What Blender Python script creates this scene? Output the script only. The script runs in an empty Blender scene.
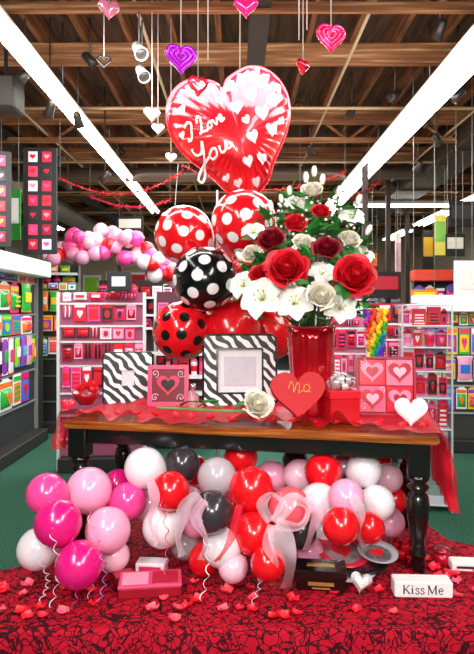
import bpy, bmesh, math, random, bisect
from mathutils import Vector, Matrix, Euler
random.seed(11)
R=random.Random(5)
F=580.0; HZ=310.0; CX=237.0; H=1.675
PI=math.pi
def P(px,py,Y): return Vector(((px-CX)*Y/F, Y, H-(py-HZ)*Y/F))
sc=bpy.context.scene
COL=sc.collection
ZC=4.95

# ---------------------------------------------------------------- materials
def lin(h):
    h=h.lstrip('#'); o=[]
    for i in (0,2,4):
        c=int(h[i:i+2],16)/255.0
        o.append(c/12.92 if c<=.04045 else ((c+.055)/1.055)**2.4)
    return (o[0],o[1],o[2],1)
MC={}
def base(name):
    m=bpy.data.materials.new(name); m.use_nodes=True
    nt=m.node_tree; b=nt.nodes['Principled BSDF']
    return m,nt,b
def mat(col,rough=.5,metal=0,emis=0,alpha=1,coat=0,trans=0,var=.06,ns=15,bump=0,spec=.5,sss=0):
    k=(col,rough,metal,emis,alpha,coat,trans,var,ns,bump,spec,sss)
    if k in MC: return MC[k]
    m,nt,b=base('paint_'+col.strip('#'))
    c=lin(col)
    b.inputs['Base Color'].default_value=c
    b.inputs['Roughness'].default_value=rough
    b.inputs['Metallic'].default_value=metal
    b.inputs['Alpha'].default_value=alpha
    b.inputs['Coat Weight'].default_value=coat
    b.inputs['Transmission Weight'].default_value=trans
    b.inputs['Specular IOR Level'].default_value=spec
    b.inputs['Subsurface Weight'].default_value=sss
    b.inputs['Subsurface Radius'].default_value=(.05,.03,.03)
    if emis:
        b.inputs['Emission Color'].default_value=c
        b.inputs['Emission Strength'].default_value=emis
    if var or bump:
        n=nt.nodes.new('ShaderNodeTexNoise'); n.inputs['Scale'].default_value=ns
        tc=nt.nodes.new('ShaderNodeTexCoord'); nt.links.new(tc.outputs['Object'],n.inputs['Vector'])
        if var:
            mx=nt.nodes.new('ShaderNodeMix'); mx.data_type='RGBA'
            mx.inputs['A'].default_value=tuple(x*(1-var*2) for x in c[:3])+(1,)
            mx.inputs['B'].default_value=tuple(min(1,x*(1+var*2)) for x in c[:3])+(1,)
            nt.links.new(n.outputs['Fac'],mx.inputs['Factor'])
            nt.links.new(mx.outputs['Result'],b.inputs['Base Color'])
        if bump:
            bp=nt.nodes.new('ShaderNodeBump'); bp.inputs['Strength'].default_value=bump
            bp.inputs['Distance'].default_value=.02
            nt.links.new(n.outputs['Fac'],bp.inputs['Height']); nt.links.new(bp.outputs['Normal'],b.inputs['Normal'])
    MC[k]=m; return m
def ramp_mat(name,tex,cols,rough=.5,metal=0,coat=0,interp='LINEAR',scale=5,stretch=(1,1,1),dist=0,detail=3,bump=0,bands='X'):
    k=('r',name)
    if k in MC: return MC[k]
    m,nt,b=base(name)
    tc=nt.nodes.new('ShaderNodeTexCoord'); mp=nt.nodes.new('ShaderNodeMapping')
    mp.inputs['Scale'].default_value=stretch
    nt.links.new(tc.outputs['Object'],mp.inputs['Vector'])
    if tex=='noise':
        t=nt.nodes.new('ShaderNodeTexNoise'); t.inputs['Detail'].default_value=detail; t.inputs['Distortion'].default_value=dist; out=t.outputs['Fac']
    elif tex=='wave':
        t=nt.nodes.new('ShaderNodeTexWave'); t.bands_direction=bands; t.inputs['Distortion'].default_value=dist; t.inputs['Detail'].default_value=detail; t.inputs['Detail Scale'].default_value=1.2; out=t.outputs['Fac']
    else:
        t=nt.nodes.new('ShaderNodeTexVoronoi'); t.feature='DISTANCE_TO_EDGE'; out=t.outputs['Distance']
    t.inputs['Scale'].default_value=scale
    nt.links.new(mp.outputs['Vector'],t.inputs['Vector'])
    r=nt.nodes.new('ShaderNodeValToRGB'); r.color_ramp.interpolation=interp
    e=r.color_ramp.elements
    while len(e)<len(cols): e.new(.5)
    for i,(p,c) in enumerate(cols):
        e[i].position=p; e[i].color=lin(c)
    nt.links.new(out,r.inputs['Fac']); nt.links.new(r.outputs['Color'],b.inputs['Base Color'])
    b.inputs['Roughness'].default_value=rough; b.inputs['Metallic'].default_value=metal; b.inputs['Coat Weight'].default_value=coat
    if bump:
        bp=nt.nodes.new('ShaderNodeBump'); bp.inputs['Strength'].default_value=bump; bp.inputs['Distance'].default_value=.01
        nt.links.new(out,bp.inputs['Height']); nt.links.new(bp.outputs['Normal'],b.inputs['Normal'])
    MC[k]=m; return m
def pat_mat(name,c0,c1,rough=.12,metal=0,coat=.5,edge=.004):
    k=('p',name)
    if k in MC: return MC[k]
    m,nt,b=base(name)
    a=nt.nodes.new('ShaderNodeAttribute'); a.attribute_name='pat'
    mr=nt.nodes.new('ShaderNodeMapRange'); mr.inputs['From Min'].default_value=-edge; mr.inputs['From Max'].default_value=edge
    nt.links.new(a.outputs['Fac'],mr.inputs['Value'])
    mx=nt.nodes.new('ShaderNodeMix'); mx.data_type='RGBA'
    mx.inputs['A'].default_value=lin(c0); mx.inputs['B'].default_value=lin(c1)
    nt.links.new(mr.outputs['Result'],mx.inputs['Factor']); nt.links.new(mx.outputs['Result'],b.inputs['Base Color'])
    b.inputs['Roughness'].default_value=rough; b.inputs['Coat Weight'].default_value=coat
    if metal:
        mm=nt.nodes.new('ShaderNodeMath'); mm.operation='MULTIPLY_ADD'
        nt.links.new(mr.outputs['Result'],mm.inputs[0]); mm.inputs[1].default_value=-metal*.9; mm.inputs[2].default_value=metal
        nt.links.new(mm.outputs[0],b.inputs['Metallic'])
    MC[k]=m; return m

# ---------------------------------------------------------------- mesh builder
class M:
    def __init__(s): s.v=[];s.f=[];s.m=[];s.s=[];s.pat=None
    def add(s,vs,fs,mi=0,sm=True,T=None):
        o=len(s.v)
        for p in vs:
            p=Vector(p)
            s.v.append(T@p if T is not None else p)
        for f in fs:
            s.f.append([i+o for i in f]); s.m.append(mi); s.s.append(sm)
        return s
    def box(s,c,sz,mi=0,b=0,T=None,seg=1):
        bm=bmesh.new(); bmesh.ops.create_cube(bm,size=1)
        for v in bm.verts: v.co=Vector((v.co.x*sz[0]+c[0],v.co.y*sz[1]+c[1],v.co.z*sz[2]+c[2]))
        if b: bmesh.ops.bevel(bm,geom=bm.edges[:],offset=b,segments=seg,affect='EDGES')
        bm.verts.index_update()
        s.add([v.co.copy() for v in bm.verts],[[v.index for v in f.verts] for f in bm.faces],mi,False,T)
        bm.free(); return s
    def lathe(s,prof,n=24,mi=0,T=None,sm=True,cap=True,tw=0):
        vs=[];fs=[]
        for q,(r,z) in enumerate(prof):
            for i in range(n):
                a=2*PI*(i+tw*q)/n; vs.append((r*math.cos(a),r*math.sin(a),z))
        for j in range(len(prof)-1):
            for i in range(n):
                k=(i+1)%n; fs.append([j*n+i,j*n+k,(j+1)*n+k,(j+1)*n+i])
        if cap:
            if prof[0][0]>1e-4: fs.append(list(range(n))[::-1])
            if prof[-1][0]>1e-4: fs.append([(len(prof)-1)*n+i for i in range(n)])
        return s.add(vs,fs,mi,sm,T)
    def tube(s,pts,r,n=6,mi=0,T=None,flat=1,cap=True):
        pts=[Vector(p) for p in pts]; vs=[];fs=[]; N=len(pts)
        prev=None
        for j,p in enumerate(pts):
            t=(pts[min(j+1,N-1)]-pts[max(j-1,0)])
            if t.length<1e-9: t=Vector((0,0,1))
            t.normalize()
            if prev is None:
                u=t.cross(Vector((0,1,.1))); 
                if u.length<1e-3: u=t.cross(Vector((1,0,0)))
            else: u=prev-t*prev.dot(t)
            if u.length<1e-6: u=t.orthogonal()
            u.normalize(); prev=u; w=t.cross(u)
            rr=r[j] if isinstance(r,(list,tuple)) else r
            for i in range(n):
                a=2*PI*i/n; vs.append(p+u*math.cos(a)*rr+w*math.sin(a)*rr*flat)
        for j in range(N-1):
            for i in range(n):
                k=(i+1)%n; fs.append([j*n+i,j*n+k,(j+1)*n+k,(j+1)*n+i])
        if cap: fs.append(list(range(n))[::-1]); fs.append([(N-1)*n+i for i in range(n)])
        return s.add(vs,fs,mi,True,T)
    def prism(s,out,y0,y1,mi=0,ms=None,T=None):
        n=len(out); vs=[(x,y0,z) for x,z in out]+[(x,y1,z) for x,z in out]
        s.add(vs,[list(range(n)),[n+i for i in range(n)][::-1]],mi,False,T)
        s.add(vs,[[i,(i+1)%n,n+(i+1)%n,n+i] for i in range(n)],mi if ms is None else ms,False,T); return s
    def grid(s,fn,nu,nv,mi=0,T=None,sm=True):
        vs=[fn(i/nu,j/nv) for j in range(nv+1) for i in range(nu+1)]
        fs=[[j*(nu+1)+i,j*(nu+1)+i+1,(j+1)*(nu+1)+i+1,(j+1)*(nu+1)+i] for j in range(nv) for i in range(nu)]
        return s.add(vs,fs,mi,sm,T)
    def ball(s,c,r,nu=12,nv=8,mi=0,T=None):
        r=r if isinstance(r,(list,tuple)) else (r,r,r)
        prof=[(math.sin(PI*j/nv),-math.cos(PI*j/nv)) for j in range(nv+1)]
        TT=Matrix.Translation(c)@Matrix.Diagonal((r[0],r[1],r[2],1))
        if T is not None: TT=T@TT
        return s.lathe(prof,nu,mi,TT,cap=False)
    def mesh(s,name,mats,recalc=True):
        me=bpy.data.meshes.new(name); me.from_pydata([tuple(v) for v in s.v],[],s.f)
        for m in mats: me.materials.append(m)
        me.polygons.foreach_set('material_index',s.m); me.polygons.foreach_set('use_smooth',s.s)
        if s.pat is not None:
            a=me.attributes.new('pat','FLOAT','POINT'); a.data.foreach_set('value',s.pat)
        if recalc:
            bm=bmesh.new(); bm.from_mesh(me)
            bmesh.ops.recalc_face_normals(bm,faces=bm.faces); bm.to_mesh(me); bm.free()
        me.update(); return me
CACHE={}
def cached(k,fn):
    if k not in CACHE: CACHE[k]=fn()
    return CACHE[k]
def thing(name,label,cat,loc=(0,0,0),rot=(0,0,0),mesh=None,group=None,kind=None,scale=None):
    o=bpy.data.objects.new(name,mesh); COL.objects.link(o)
    o.location=loc; o.rotation_euler=rot
    if scale is not None: o.scale=scale if isinstance(scale,(tuple,list)) else (scale,)*3
    if kind!='structure':
        o['label']=label; o['category']=cat
    if group: o['group']=group
    if kind: o['kind']=kind
    return o
def part(par,name,mesh,loc=(0,0,0),rot=(0,0,0),label=None,scale=None):
    o=bpy.data.objects.new(name,mesh); COL.objects.link(o); o.parent=par; o.location=loc; o.rotation_euler=rot
    if scale is not None: o.scale=scale if isinstance(scale,(tuple,list)) else (scale,)*3
    if label: o['label']=label
    return o
def smooth(pts,k=6):
    pts=[Vector(p) for p in pts]; out=[]
    for i in range(len(pts)-1):
        a=pts[max(i-1,0)];b=pts[i];c=pts[i+1];d=pts[min(i+2,len(pts)-1)]
        for j in range(k):
            t=j/k; out.append(.5*((2*b)+(c-a)*t+(2*a-5*b+4*c-d)*t*t+(3*b-a-3*c+d)*t**3))
    out.append(pts[-1]); return out
def heart_out(n=48,w=1):
    o=[]
    for i in range(n):
        t=2*PI*i/n; x=16*math.sin(t)**3; y=13*math.cos(t)-5*math.cos(2*t)-2*math.cos(3*t)-math.cos(4*t)
        o.append((x/32*w,(y+2)/32*w))
    return o
_ho=heart_out(1440)
_tab=sorted([(math.atan2(z,x),math.hypot(x,z)) for x,z in _ho])
def hR(a,full=0):
    a=(a+PI)%(2*PI)-PI
    i=bisect.bisect_left(_tab,(a,0)); i=min(max(i,1),len(_tab)-1)
    a0,r0=_tab[i-1];a1,r1=_tab[i]
    t=(a-a0)/(a1-a0) if a1>a0 else 0
    r=r0+(r1-r0)*min(1,max(0,t))
    if full:
        r+=.085*math.exp(-((a-PI/2)/.22)**2)-.05*math.exp(-((a+PI/2)/.16)**2)
        r+=.03*math.exp(-((a+PI/2-.55)/.3)**2)+.03*math.exp(-((a+PI/2+.55)/.3)**2)
    return r
def hs(x,z,w=1,full=0):
    return math.hypot(x,z)/(hR(math.atan2(z,x),full)*w+1e-9)
def puffy(m,w,th,na=48,nr=10,mi=0,seam=0,crimp=0,T=None,full=0):
    for sgn in (-1,1):
        vs=[(0,sgn*th,0)];fs=[]
        for j in range(1,nr+1):
            s=math.sin(j/nr*PI/2)
            for i in range(na):
                a=2*PI*i/na+.0001+PI/2; r=hR(a,full)*w*s
                y=th*math.sqrt(max(0,1-s*s))**.85
                if crimp: y*=1+crimp*math.sin(a*36)*s**5; 
                vs.append((r*math.cos(a),sgn*y,r*math.sin(a)))
        for i in range(na):
            k=(i+1)%na; fs.append([0,1+i,1+k])
            for j in range(nr-1): fs.append([1+j*na+i,1+(j+1)*na+i,1+(j+1)*na+k,1+j*na+k])
        if seam:
            o=len(vs)
            for i in range(na):
                a=2*PI*i/na+.0001+PI/2; r=hR(a,full)*w+seam
                vs.append((r*math.cos(a),sgn*.001,r*math.sin(a)))
            for i in range(na):
                k=(i+1)%na; fs.append([1+(nr-1)*na+i,o+i,o+k,1+(nr-1)*na+k])
        m.add(vs,fs,mi,True,T)
    return m

# ---------------------------------------------------------------- camera & colour
cam=bpy.data.cameras.new('camera'); co=bpy.data.objects.new('camera',cam); COL.objects.link(co)
co.location=(0,0,H); co.rotation_euler=(PI/2,0,0)
cam.sensor_fit='VERTICAL'; cam.sensor_height=36; cam.lens=36*F/654; cam.shift_y=-17/654; cam.clip_start=.05
sc.camera=co
try:
    sc.view_settings.view_transform='Standard'; sc.view_settings.exposure=0
except Exception: pass
w=bpy.data.worlds.new('world'); sc.world=w; w.use_nodes=True
w.node_tree.nodes['Background'].inputs[0].default_value=(.9,.93,1,1); w.node_tree.nodes['Background'].inputs[1].default_value=.6

# ---------------------------------------------------------------- room
def struct(name,m,mats): return thing(name,'','',mesh=m.mesh(name,mats),kind='structure')
carpet=ramp_mat('green_carpet','noise',[(.3,'#123c2b'),(.6,'#215c46'),(.8,'#37775d')],rough=.95,scale=60,detail=6,bump=.3)
XL,XR,YB,YF=-7.5,8,24,-3
struct('floor',M().box(((XL+XR)/2,(YB+YF)/2,-.05),(XR-XL,YB-YF,.1)),[carpet])
deck=ramp_mat('roof_deck','noise',[(.3,'#2a190d'),(.7,'#5f3f26')],rough=.8,scale=3,stretch=(6,.6,1))
struct('ceiling',M().box(((XL+XR)/2,(YB+YF)/2,ZC+.05),(XR-XL,YB-YF,.1)),[deck])
wallm=mat('#b9ab98',.9); 
struct('wall_back',M().box(((XL+XR)/2,YB+.05,ZC/2),(XR-XL,.1,ZC)),[mat('#b09a82',.9)])
struct('wall_left',M().box((XL-.05,(YB+YF)/2,ZC/2),(.1,YB-YF,ZC)),[wallm])
struct('wall_right',M().box((XR+.05,(YB+YF)/2,ZC/2),(.1,YB-YF,ZC)),[wallm])
struct('wall_front',M().box(((XL+XR)/2,YF-.05,ZC/2),(XR-XL,.1,ZC)),[wallm])
wood_d=ramp_mat('dark_joist','noise',[(.3,'#2e1608'),(.7,'#8c562e')],rough=.7,scale=4,stretch=(8,.5,8))
wood_b=ramp_mat('beam_wood','noise',[(.25,'#4f2c16'),(.55,'#95623a'),(.8,'#e6bc8e')],rough=.7,scale=3,stretch=(.4,8,8))
tn=1
x=XL+.3
while x<XR:
    struct('trim_%d'%tn,M().box((x,(YB+1)/2,ZC-.13),(.06,YB-1,.26)),[wood_d]); tn+=1; x+=.5
yy=2.4
while yy<22:
    struct('trim_%d'%tn,M().box(((XL+XR)/2,yy,4.58),(XR-XL,.11,.22)),[wood_b]); tn+=1; yy+=2.1
for x in (-3.6,.2,4.1):
    struct('trim_%d'%tn,M().box((x,11.5,4.34),(.18,21,.16)),[mat('#1d1410',.6)]); tn+=1
for y in (5.0,8.9,13.0,17.5):
    m=M(); m.box(((XL+XR)/2,y,4.28),(XR-XL,.07,.07)); k=0; x=XL+.2
    while x<XR-.9:
        a,b_=((x,y,4.28),(x+.75,y,4.86)) if k%2==0 else ((x,y,4.86),(x+.75,y,4.28))
        m.tube([a,b_],.028,4); x+=.75; k+=1
    struct('trim_%d'%tn,m,[wood_b]); tn+=1
for y,z in ((4.4,4.2),(7.4,4.25),(9.9,4.2),(12.4,4.2),(15,4.2)):
    thing('electrical_conduit','thin grey metal conduit strapped under the roof joists','pipe',mesh=M().tube([(XL,y,z),(XR,y,z)],.02,8).mesh('conduit',[mat('#c0a080',.4,.3)]),group='conduits under the ceiling')
for x,z in ((-2.9,4.36),(-.9,4.38),(1.2,4.37),(3.2,4.36)):
    thing('electrical_conduit','thin pale conduit running along the beams','pipe',mesh=M().tube([(x,1.5,z),(x,22,z)],.018,8).mesh('conduit',[mat('#a89478',.4,.3)]),group='conduits under the ceiling')
thing('air_duct','large round galvanised air duct hanging under roof','duct',mesh=M().tube([(-4.3,3.5,4.1),(-4.3,20,4.1)],.24,20).mesh('duct',[mat('#8a8278',.4,.5)]))
thing('air_duct','dark rectangular air duct under the roof','duct',mesh=M().box((3.7,9,4.32),(.7,13,.32),0,.01).box((3.7,6,4.32),(.74,.04,.36)).box((3.7,9,4.32),(.74,.04,.36)).box((3.7,12,4.32),(.74,.04,.36)).mesh('duct',[mat('#3c3029',.5,.3)]))
thing('air_duct','round metal branch duct crossing under the roof','duct',mesh=M().tube([(-4.3,10.6,4.15),(-1,10.6,4.15),(3.4,10.6,4.2)],.13,16).mesh('duct',[mat('#6a5c50',.4,.5)]))
p=P(6,96,6.2)
thing('speaker_box','black boxy ceiling speaker under the joists','speaker',loc=p,mesh=M().box((0,0,0),(.3,.3,.36),b=.02).box((0,-.155,0),(.25,.02,.3),1).box((0,0,(ZC-p.z)/2+.09),(.03,.03,ZC-p.z-.18)).mesh('speaker',[mat('#15110f',.6),mat('#3a3532',.9)]))

# fluorescent fixtures
tubeM=mat('#fffdf6',.3,emis=12,var=0); hous=mat('#e8e5dc',.5)
def housing(wd): return M().prism([(-wd,.0),(-.06,.07),(.06,.07),(wd,.0),(wd-.01,-.01),(-wd+.01,-.01)],-1.18,1.18).mesh('fixture_housing',[hous])
hm=housing(.125); hmw=housing(.21)
tm=M().tube([(0,-1.14,0),(0,1.14,0)],.022,10).mesh('fluorescent_tube',[tubeM])
rm=M().tube([(0,0,.06),(0,0,.87)],.008,6).mesh('rod',[mat('#777777',.4,.8)])
def fluoro(x,y,z=4.08,rz=0,wide=False):
    o=thing('fluorescent_light','long white strip light with glowing tubes on rods','ceiling light',(x,y,z),(0,0,rz),group='fluorescent strip lights')
    part(o,'housing',hmw if wide else hm); 
    for dx in ((-.14,0,.14) if wide else (-.065,.065)): part(o,'tube',tm,(dx,0,-.035))
    for dy in (-.9,.9): part(o,'rod',rm,(0,dy,0))
for i in range(5):
    y=3.3+i*2.42; fluoro(-1.99,y); fluoro(2.2,y,wide=True)
for i in range(4): fluoro(5.1,8.3+i*3.4,wide=True)
for i in range(3): fluoro(-5.2,8+i*4); fluoro(-1.99,17+i*2.42); fluoro(2.2,17+i*2.42)
fluoro(3.85,13.2,4.08,PI/2)
def area(name,loc,rot,sx,sy,e,c=(1,1,1)):
    l=bpy.data.lights.new(name,'AREA'); l.shape='RECTANGLE'; l.size=sx; l.size_y=sy; l.energy=e; l.color=c
    o=bpy.data.objects.new(name,l); COL.objects.link(o); o.location=loc; o.rotation_euler=rot; return o
area('store_light',(-1.9,-.2,3.9),(math.radians(28),math.radians(-10),0),.5,3,150)
area('store_light.001',(2.1,-.2,3.9),(math.radians(28),math.radians(10),0),.5,3,150)
area('camera_flash',(0,-.35,2.2),(math.radians(80),0,0),.7,.45,62,(1,.98,.95))
area('added_aisle_light',(0,9,4.0),(0,0,0),3,5,310)  # unseen panel added to boost the strip lights; no fixture hangs here
area('added_aisle_light.001',(0,17,4.0),(0,0,0),5,5,400)  # second added panel, brightening the far end of the store
area('ceiling_bounce',(0,8,2.9),(PI,0,0),7,12,165,(1,.8,.6))
area('aisle_fill',(0,4.6,3.6),(math.radians(60),0,0),5,.6,165)

# ---------------------------------------------------------------- products
VAL=['#ff2f7d','#f77fb0','#e8162e','#ffffff','#ff4fa0','#c5122a','#1a1a1a','#ffb5d0','#e8162e','#a00c20']
MIX=['#ff2f7d','#ffd21c','#2fb845','#2a78dc','#ff7f1e','#9b3fc0','#ffffff','#e8162e','#22c0d4','#111111','#f7a6c6','#9ada3a','#ff2f7d','#ffffff']
def motif(m,k,y,s,z,mi):
    if k%3==0: m.prism([(x*s,z+q*s) for x,q in heart_out(14)],y-.03,y,mi)
    elif k%3==1: m.prism([(s*.45*math.cos(i*PI/6),z+s*.45*math.sin(i*PI/6)) for i in range(12)],y-.03,y,mi)
    else:
        for q in range(3): m.box((0,y-.01,z-s*.35+q*s*.35),(s*1.3,.02,s*.16),mi)
def hang_pack(c1,c2,c3):
    def f():
        m=M(); w,h=.5,1.0
        m.prism([(-w,0),(w,0),(w,.86),(.3,.9),(.14,1.0),(-.14,1.0),(-.3,.9),(-w,.86)],-.02,0,0)
        m.box((0,-.03,.76),(.92,.02,.15),2)
        m.grid(lambda u,v:((u-.5)*.8,-.03-.2*(max(0,math.sin(PI*u)*math.sin(PI*v)))**.5,.08+v*.56),8,8,1)
        motif(m,len(CACHE),-.2,.42,.36,2)
        return m.mesh('hanging_pack',[mat(c1,.4),mat(c2,.25,coat=.4),mat(c3,.4)])
    return cached(('hp',c1,c2,c3),f)
def box_pack(c1,c2,c3):
    def f():
        m=M(); m.box((0,-.3,.42),(.96,.6,.84),0,.02); m.box((0,-.3,.92),(1,.64,.16),1,.02)
        motif(m,len(CACHE),-.6,.5,.44,2)
        m.box((0,-.605,.1),(.8,.015,.08),2)
        return m.mesh('boxed_product',[mat(c1,.4),mat(c2,.4),mat(c3,.4)])
    return cached(('bp',c1,c2,c3),f)
def bag_pack(c1,c2,c3):
    def f():
        m=M()
        def pil(sg):
            return lambda u,v:((u-.5)*(.96-.1*math.sin(PI*v)),-.12+sg*.12*(max(0,math.sin(PI*u)*math.sin(PI*v)))**.6,v)
        m.grid(pil(-1),10,10,0); m.grid(pil(1),10,10,0)
        m.box((0,-.12,.95),(.96,.03,.1),1); m.box((0,-.12,.04),(.96,.03,.08),1)
        m.box((0,-.235,.5),(.6,.04,.34),2,.015)
        return m.mesh('bagged_product',[mat(c1,.3,coat=.3),mat(c2,.4),mat(c3,.4)])
    return cached(('gp',c1,c2,c3),f)
def card_pack(c1,c2,c3):
    def f():
        m=M(); m.prism([(-.5,0),(.5,0),(.5,.94),(.44,1.0),(-.44,1.0),(-.5,.94)],-.05,0,0)
        m.box((0,-.06,.85),(.86,.02,.16),1); m.box((0,-.06,.40),(.80,.02,.62),2)
        motif(m,len(CACHE)+1,-.07,.5,.4,1)
        return m.mesh('greeting_card',[mat(c1,.35),mat(c2,.4),mat(c3,.4)])
    return cached(('cp',c1,c2,c3),f)
def cup_pack(c1,c2,c3):
    def f():
        m=M(); m.lathe([(0,0),(.34,0),(.36,.03),(.44,.62),(.44,.7),(.40,.7)],14,0,T=Matrix.Translation((0,-.45,0)))
        m.lathe([(0,.7),(.46,.7),(.46,.78),(.2,.9),(.1,1.0),(0,1.0)],14,1,T=Matrix.Translation((0,-.45,0)))
        m.lathe([(.40,.2),(.445,.5)],14,2,T=Matrix.Translation((0,-.45,0)),cap=False)
        return m.mesh('candy_jar',[mat(c1,.2,coat=.5),mat(c2,.4),mat(c3,.4)])
    return cached(('jp',c1,c2,c3),f)
def strand_pack(c1,c2,c3):
    def f():
        m=M(); m.prism([(-.5,.82),(.5,.82),(.5,.95),(.1,1.0),(-.1,1.0),(-.5,.95)],-.06,0,0)
        for i in range(5):
            x=-.4+i*.2; m.tube([(x,-.08,.84),(x+.03,-.12,.5),(x-.02,-.09,.08+.05*(i%2))],.07,6,1+(i%2))
        return m.mesh('bead_strands',[mat(c1,.4),mat(c2,.25,coat=.4),mat(c3,.3)])
    return cached(('sp',c1,c2,c3),f)
KIND=[('hanging_pack',hang_pack,'carded favour pack','party favour'),('gift_box',box_pack,'lidded gift box','gift box'),('sweet_bag',bag_pack,'bag of sweets','bag of sweets'),('greeting_card',card_pack,'greeting card','greeting card'),('candy_jar',cup_pack,'candy jar','jar'),('bead_strands',strand_pack,'carded bead strands','bead necklace')]
CN={'#ff2f7d':'hot pink','#f7a6c6':'light pink','#f77fb0':'light pink','#e8162e':'red','#ffffff':'white','#ff4fa0':'pink','#c5122a':'dark red','#a00c20':'dark red','#1a1a1a':'black','#ffb5d0':'pale pink','#ffd21c':'yellow','#2fb845':'green','#2a78dc':'blue','#ff7f1e':'orange','#9b3fc0':'purple','#22c0d4':'turquoise','#111111':'black','#9ada3a':'lime'}
trip={}
def product(T,w,h,pal,grp,where,kinds=(0,1,2),dmax=.25):
    if id(pal) not in trip: trip[id(pal)]=[tuple(R.sample(pal,3)) for _ in range(22)]
    c=R.choice(trip[id(pal)]); k=KIND[R.choice(kinds)]
    thing(k[0],'%s and %s %s %s'%(CN[c[0]],CN[c[1]],k[2],where),k[3],T.to_translation(),T.to_euler(),k[1](*c),group=grp,scale=(w*.94,min(w,dmax)*.9,h))
def rack(name,label,loc,rz,W,Ht,D,levels,pal,grp,frame='#e9e9e6',back='#d8d8d8',header=None,pw=.16,zs=.15,hang=False,cat='shelf unit',skip=0,strands=True):
    o=thing(name,label,cat,loc,(0,0,rz))
    fm=mat(frame,.4,.1)
    part(o,'back_panel',M().box((0,.02,Ht/2),(W,.03,Ht),0).mesh('back_panel',[mat(back,.7)]))
    part(o,'base',M().box((0,-D/2,zs/2),(W,D,zs),0,.01).mesh('base',[mat('#222222',.6)]))
    for sx in (-1,1): part(o,'upright',M().box((sx*(W/2+.015),-.01,Ht/2),(.03,.06,Ht),0).mesh('upright',[fm]))
    sm=M().box((0,-D/2,-.012),(W,D,.024),0,.004).box((0,-D-.004,-.015),(W,.012,.045),1).mesh('shelf',[fm,mat('#ffffff',.5)])
    if header: part(o,'header',M().box((0,-D/2,Ht+.09),(W+.06,D+.06,.2),0,.015).mesh('header',[mat(header,.5)]))
    T0=Matrix.Translation(loc)@Matrix.Rotation(rz,4,'Z')
    z=zs; l=0
    while z<Ht-.08:
        gap=(Ht-zs)/levels*R.uniform(.75,1.4); gap=min(gap,Ht-z)
        if l and not hang: part(o,'shelf',sm,(0,0,z))
        if l and hang: part(o,'rail',M().box((0,-.01,z-.01),(W,.02,.02),0).mesh('rail',[fm]))
        if z>skip:
            x=-W/2+.02
            pr=R.uniform(.75,1.35)*pw; run=0
            while x<W/2-pr*.8:
                if run<=0: run=R.choice([1,1,2,3]); kk=R.choice((0,0,2,3,3,5) if (hang and strands) else (0,0,2,3) if hang else (0,1,2,3,4,0)); wv=R.uniform(.75,1.25); hv=R.uniform(.72,.96)
                run-=1
                ww=min(pr*wv,W/2-x)
                hh=gap*hv
                T=T0@Matrix.Translation((x+ww/2,(-.012 if hang else -D*.35),z+.001+((gap*.98-hh) if hang else 0)))
                product(T,ww,hh,pal,grp,'on a rack' if hang else 'on a shelf',(kk,))
                x+=ww+.006
        z+=gap; l+=1
    return o
rack('gondola_shelf','white-headed dark shelf unit hung with party goods',(-2.62,5.9,0),PI/2,3.2,2.1,.18,6,MIX,'party goods on the aisle shelf',frame='#8c9090',back='#2a2c2e',header='#f4f6f6',pw=.26,skip=.4,hang=True,strands=False)
rack('pegboard_rack','dark slatwall rack hung with bright party packs',(-2.75,8.0,0),0,1.1,2.05,.12,7,MIX,'packs hung on the slatwall rack',frame='#555a5a',back='#121212',hang=True,pw=.13,skip=.8,strands=False)
rack('wire_display_rack','display rack filled with pink valentine packs',(-1.42,6.1,0),.06,.86,1.86,.14,8,VAL,'valentine packs on the wire rack',frame='#dddddd',back='#a05070',hang=True,pw=.1,skip=.7)
rack('wire_display_rack','white display rack crowded with red valentine gifts',(-.62,7.2,0),0,.75,1.9,.2,8,VAL,'valentine gifts on the far rack',frame='#dddddd',back='#5a2a38',pw=.11,skip=.7)
rack('wire_display_rack','white rack with valentine cards beside the table',(1.12,6.2,0),-.1,.5,1.6,.14,6,VAL,'valentine cards on the side rack',back='#b06a84',hang=True,pw=.09,skip=.7)
rack('pegboard_rack','slatwall end unit hung with toys',(2.75,6.9,0),-.12,1.25,1.66,.14,6,MIX,'toys hung on the end unit',frame='#aaaaaa',back='#3a3a3a',header='#ffffff',hang=True,pw=.13,skip=.3,strands=False)
rack('wire_display_rack','white rack of pink and red packs by the aisle',(1.72,6.5,0),0,.6,1.75,.14,7,VAL,'red and pink packs by the aisle',frame='#eeeeee',back='#7a3048',hang=True,pw=.1,skip=.5)
rack('gondola_shelf','long shelf unit of boxed party supplies',(1.35,9.0,0),0,1.6,1.8,.3,6,MIX,'boxed supplies on the long shelf',frame='#999999',back='#2a2a2a',pw=.15,skip=1.0)
rack('gondola_shelf','shelf unit of mixed party packs by the wall',(-3.9,10.5,0),.2,2.0,2.5,.3,7,MIX,'mixed packs near the wall aisle',frame='#888888',back='#222222',pw=.2,skip=1.2)
rack('gondola_shelf','red-headed store shelf unit with bright packs',(4.5,10.5,0),-.1,2.6,2.2,.3,6,MIX,'bright packs on the header shelf',frame='#888888',back='#222222',header='#e4402a',pw=.22,skip=.8)
rack('gondola_shelf','distant shelf unit of red and pink packs',(-1.6,12.2,0),0,2.6,2.3,.3,6,VAL,'red gift packs on a distant shelf',frame='#888888',back='#332222',pw=.22,skip=1.2)
rack('gondola_shelf','distant shelf unit of coloured tableware packs',(2.0,14.0,0),0,2.6,2.5,.3,6,MIX,'tableware packs on a distant shelf',frame='#888888',back='#333333',pw=.26,skip=1.2)

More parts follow.
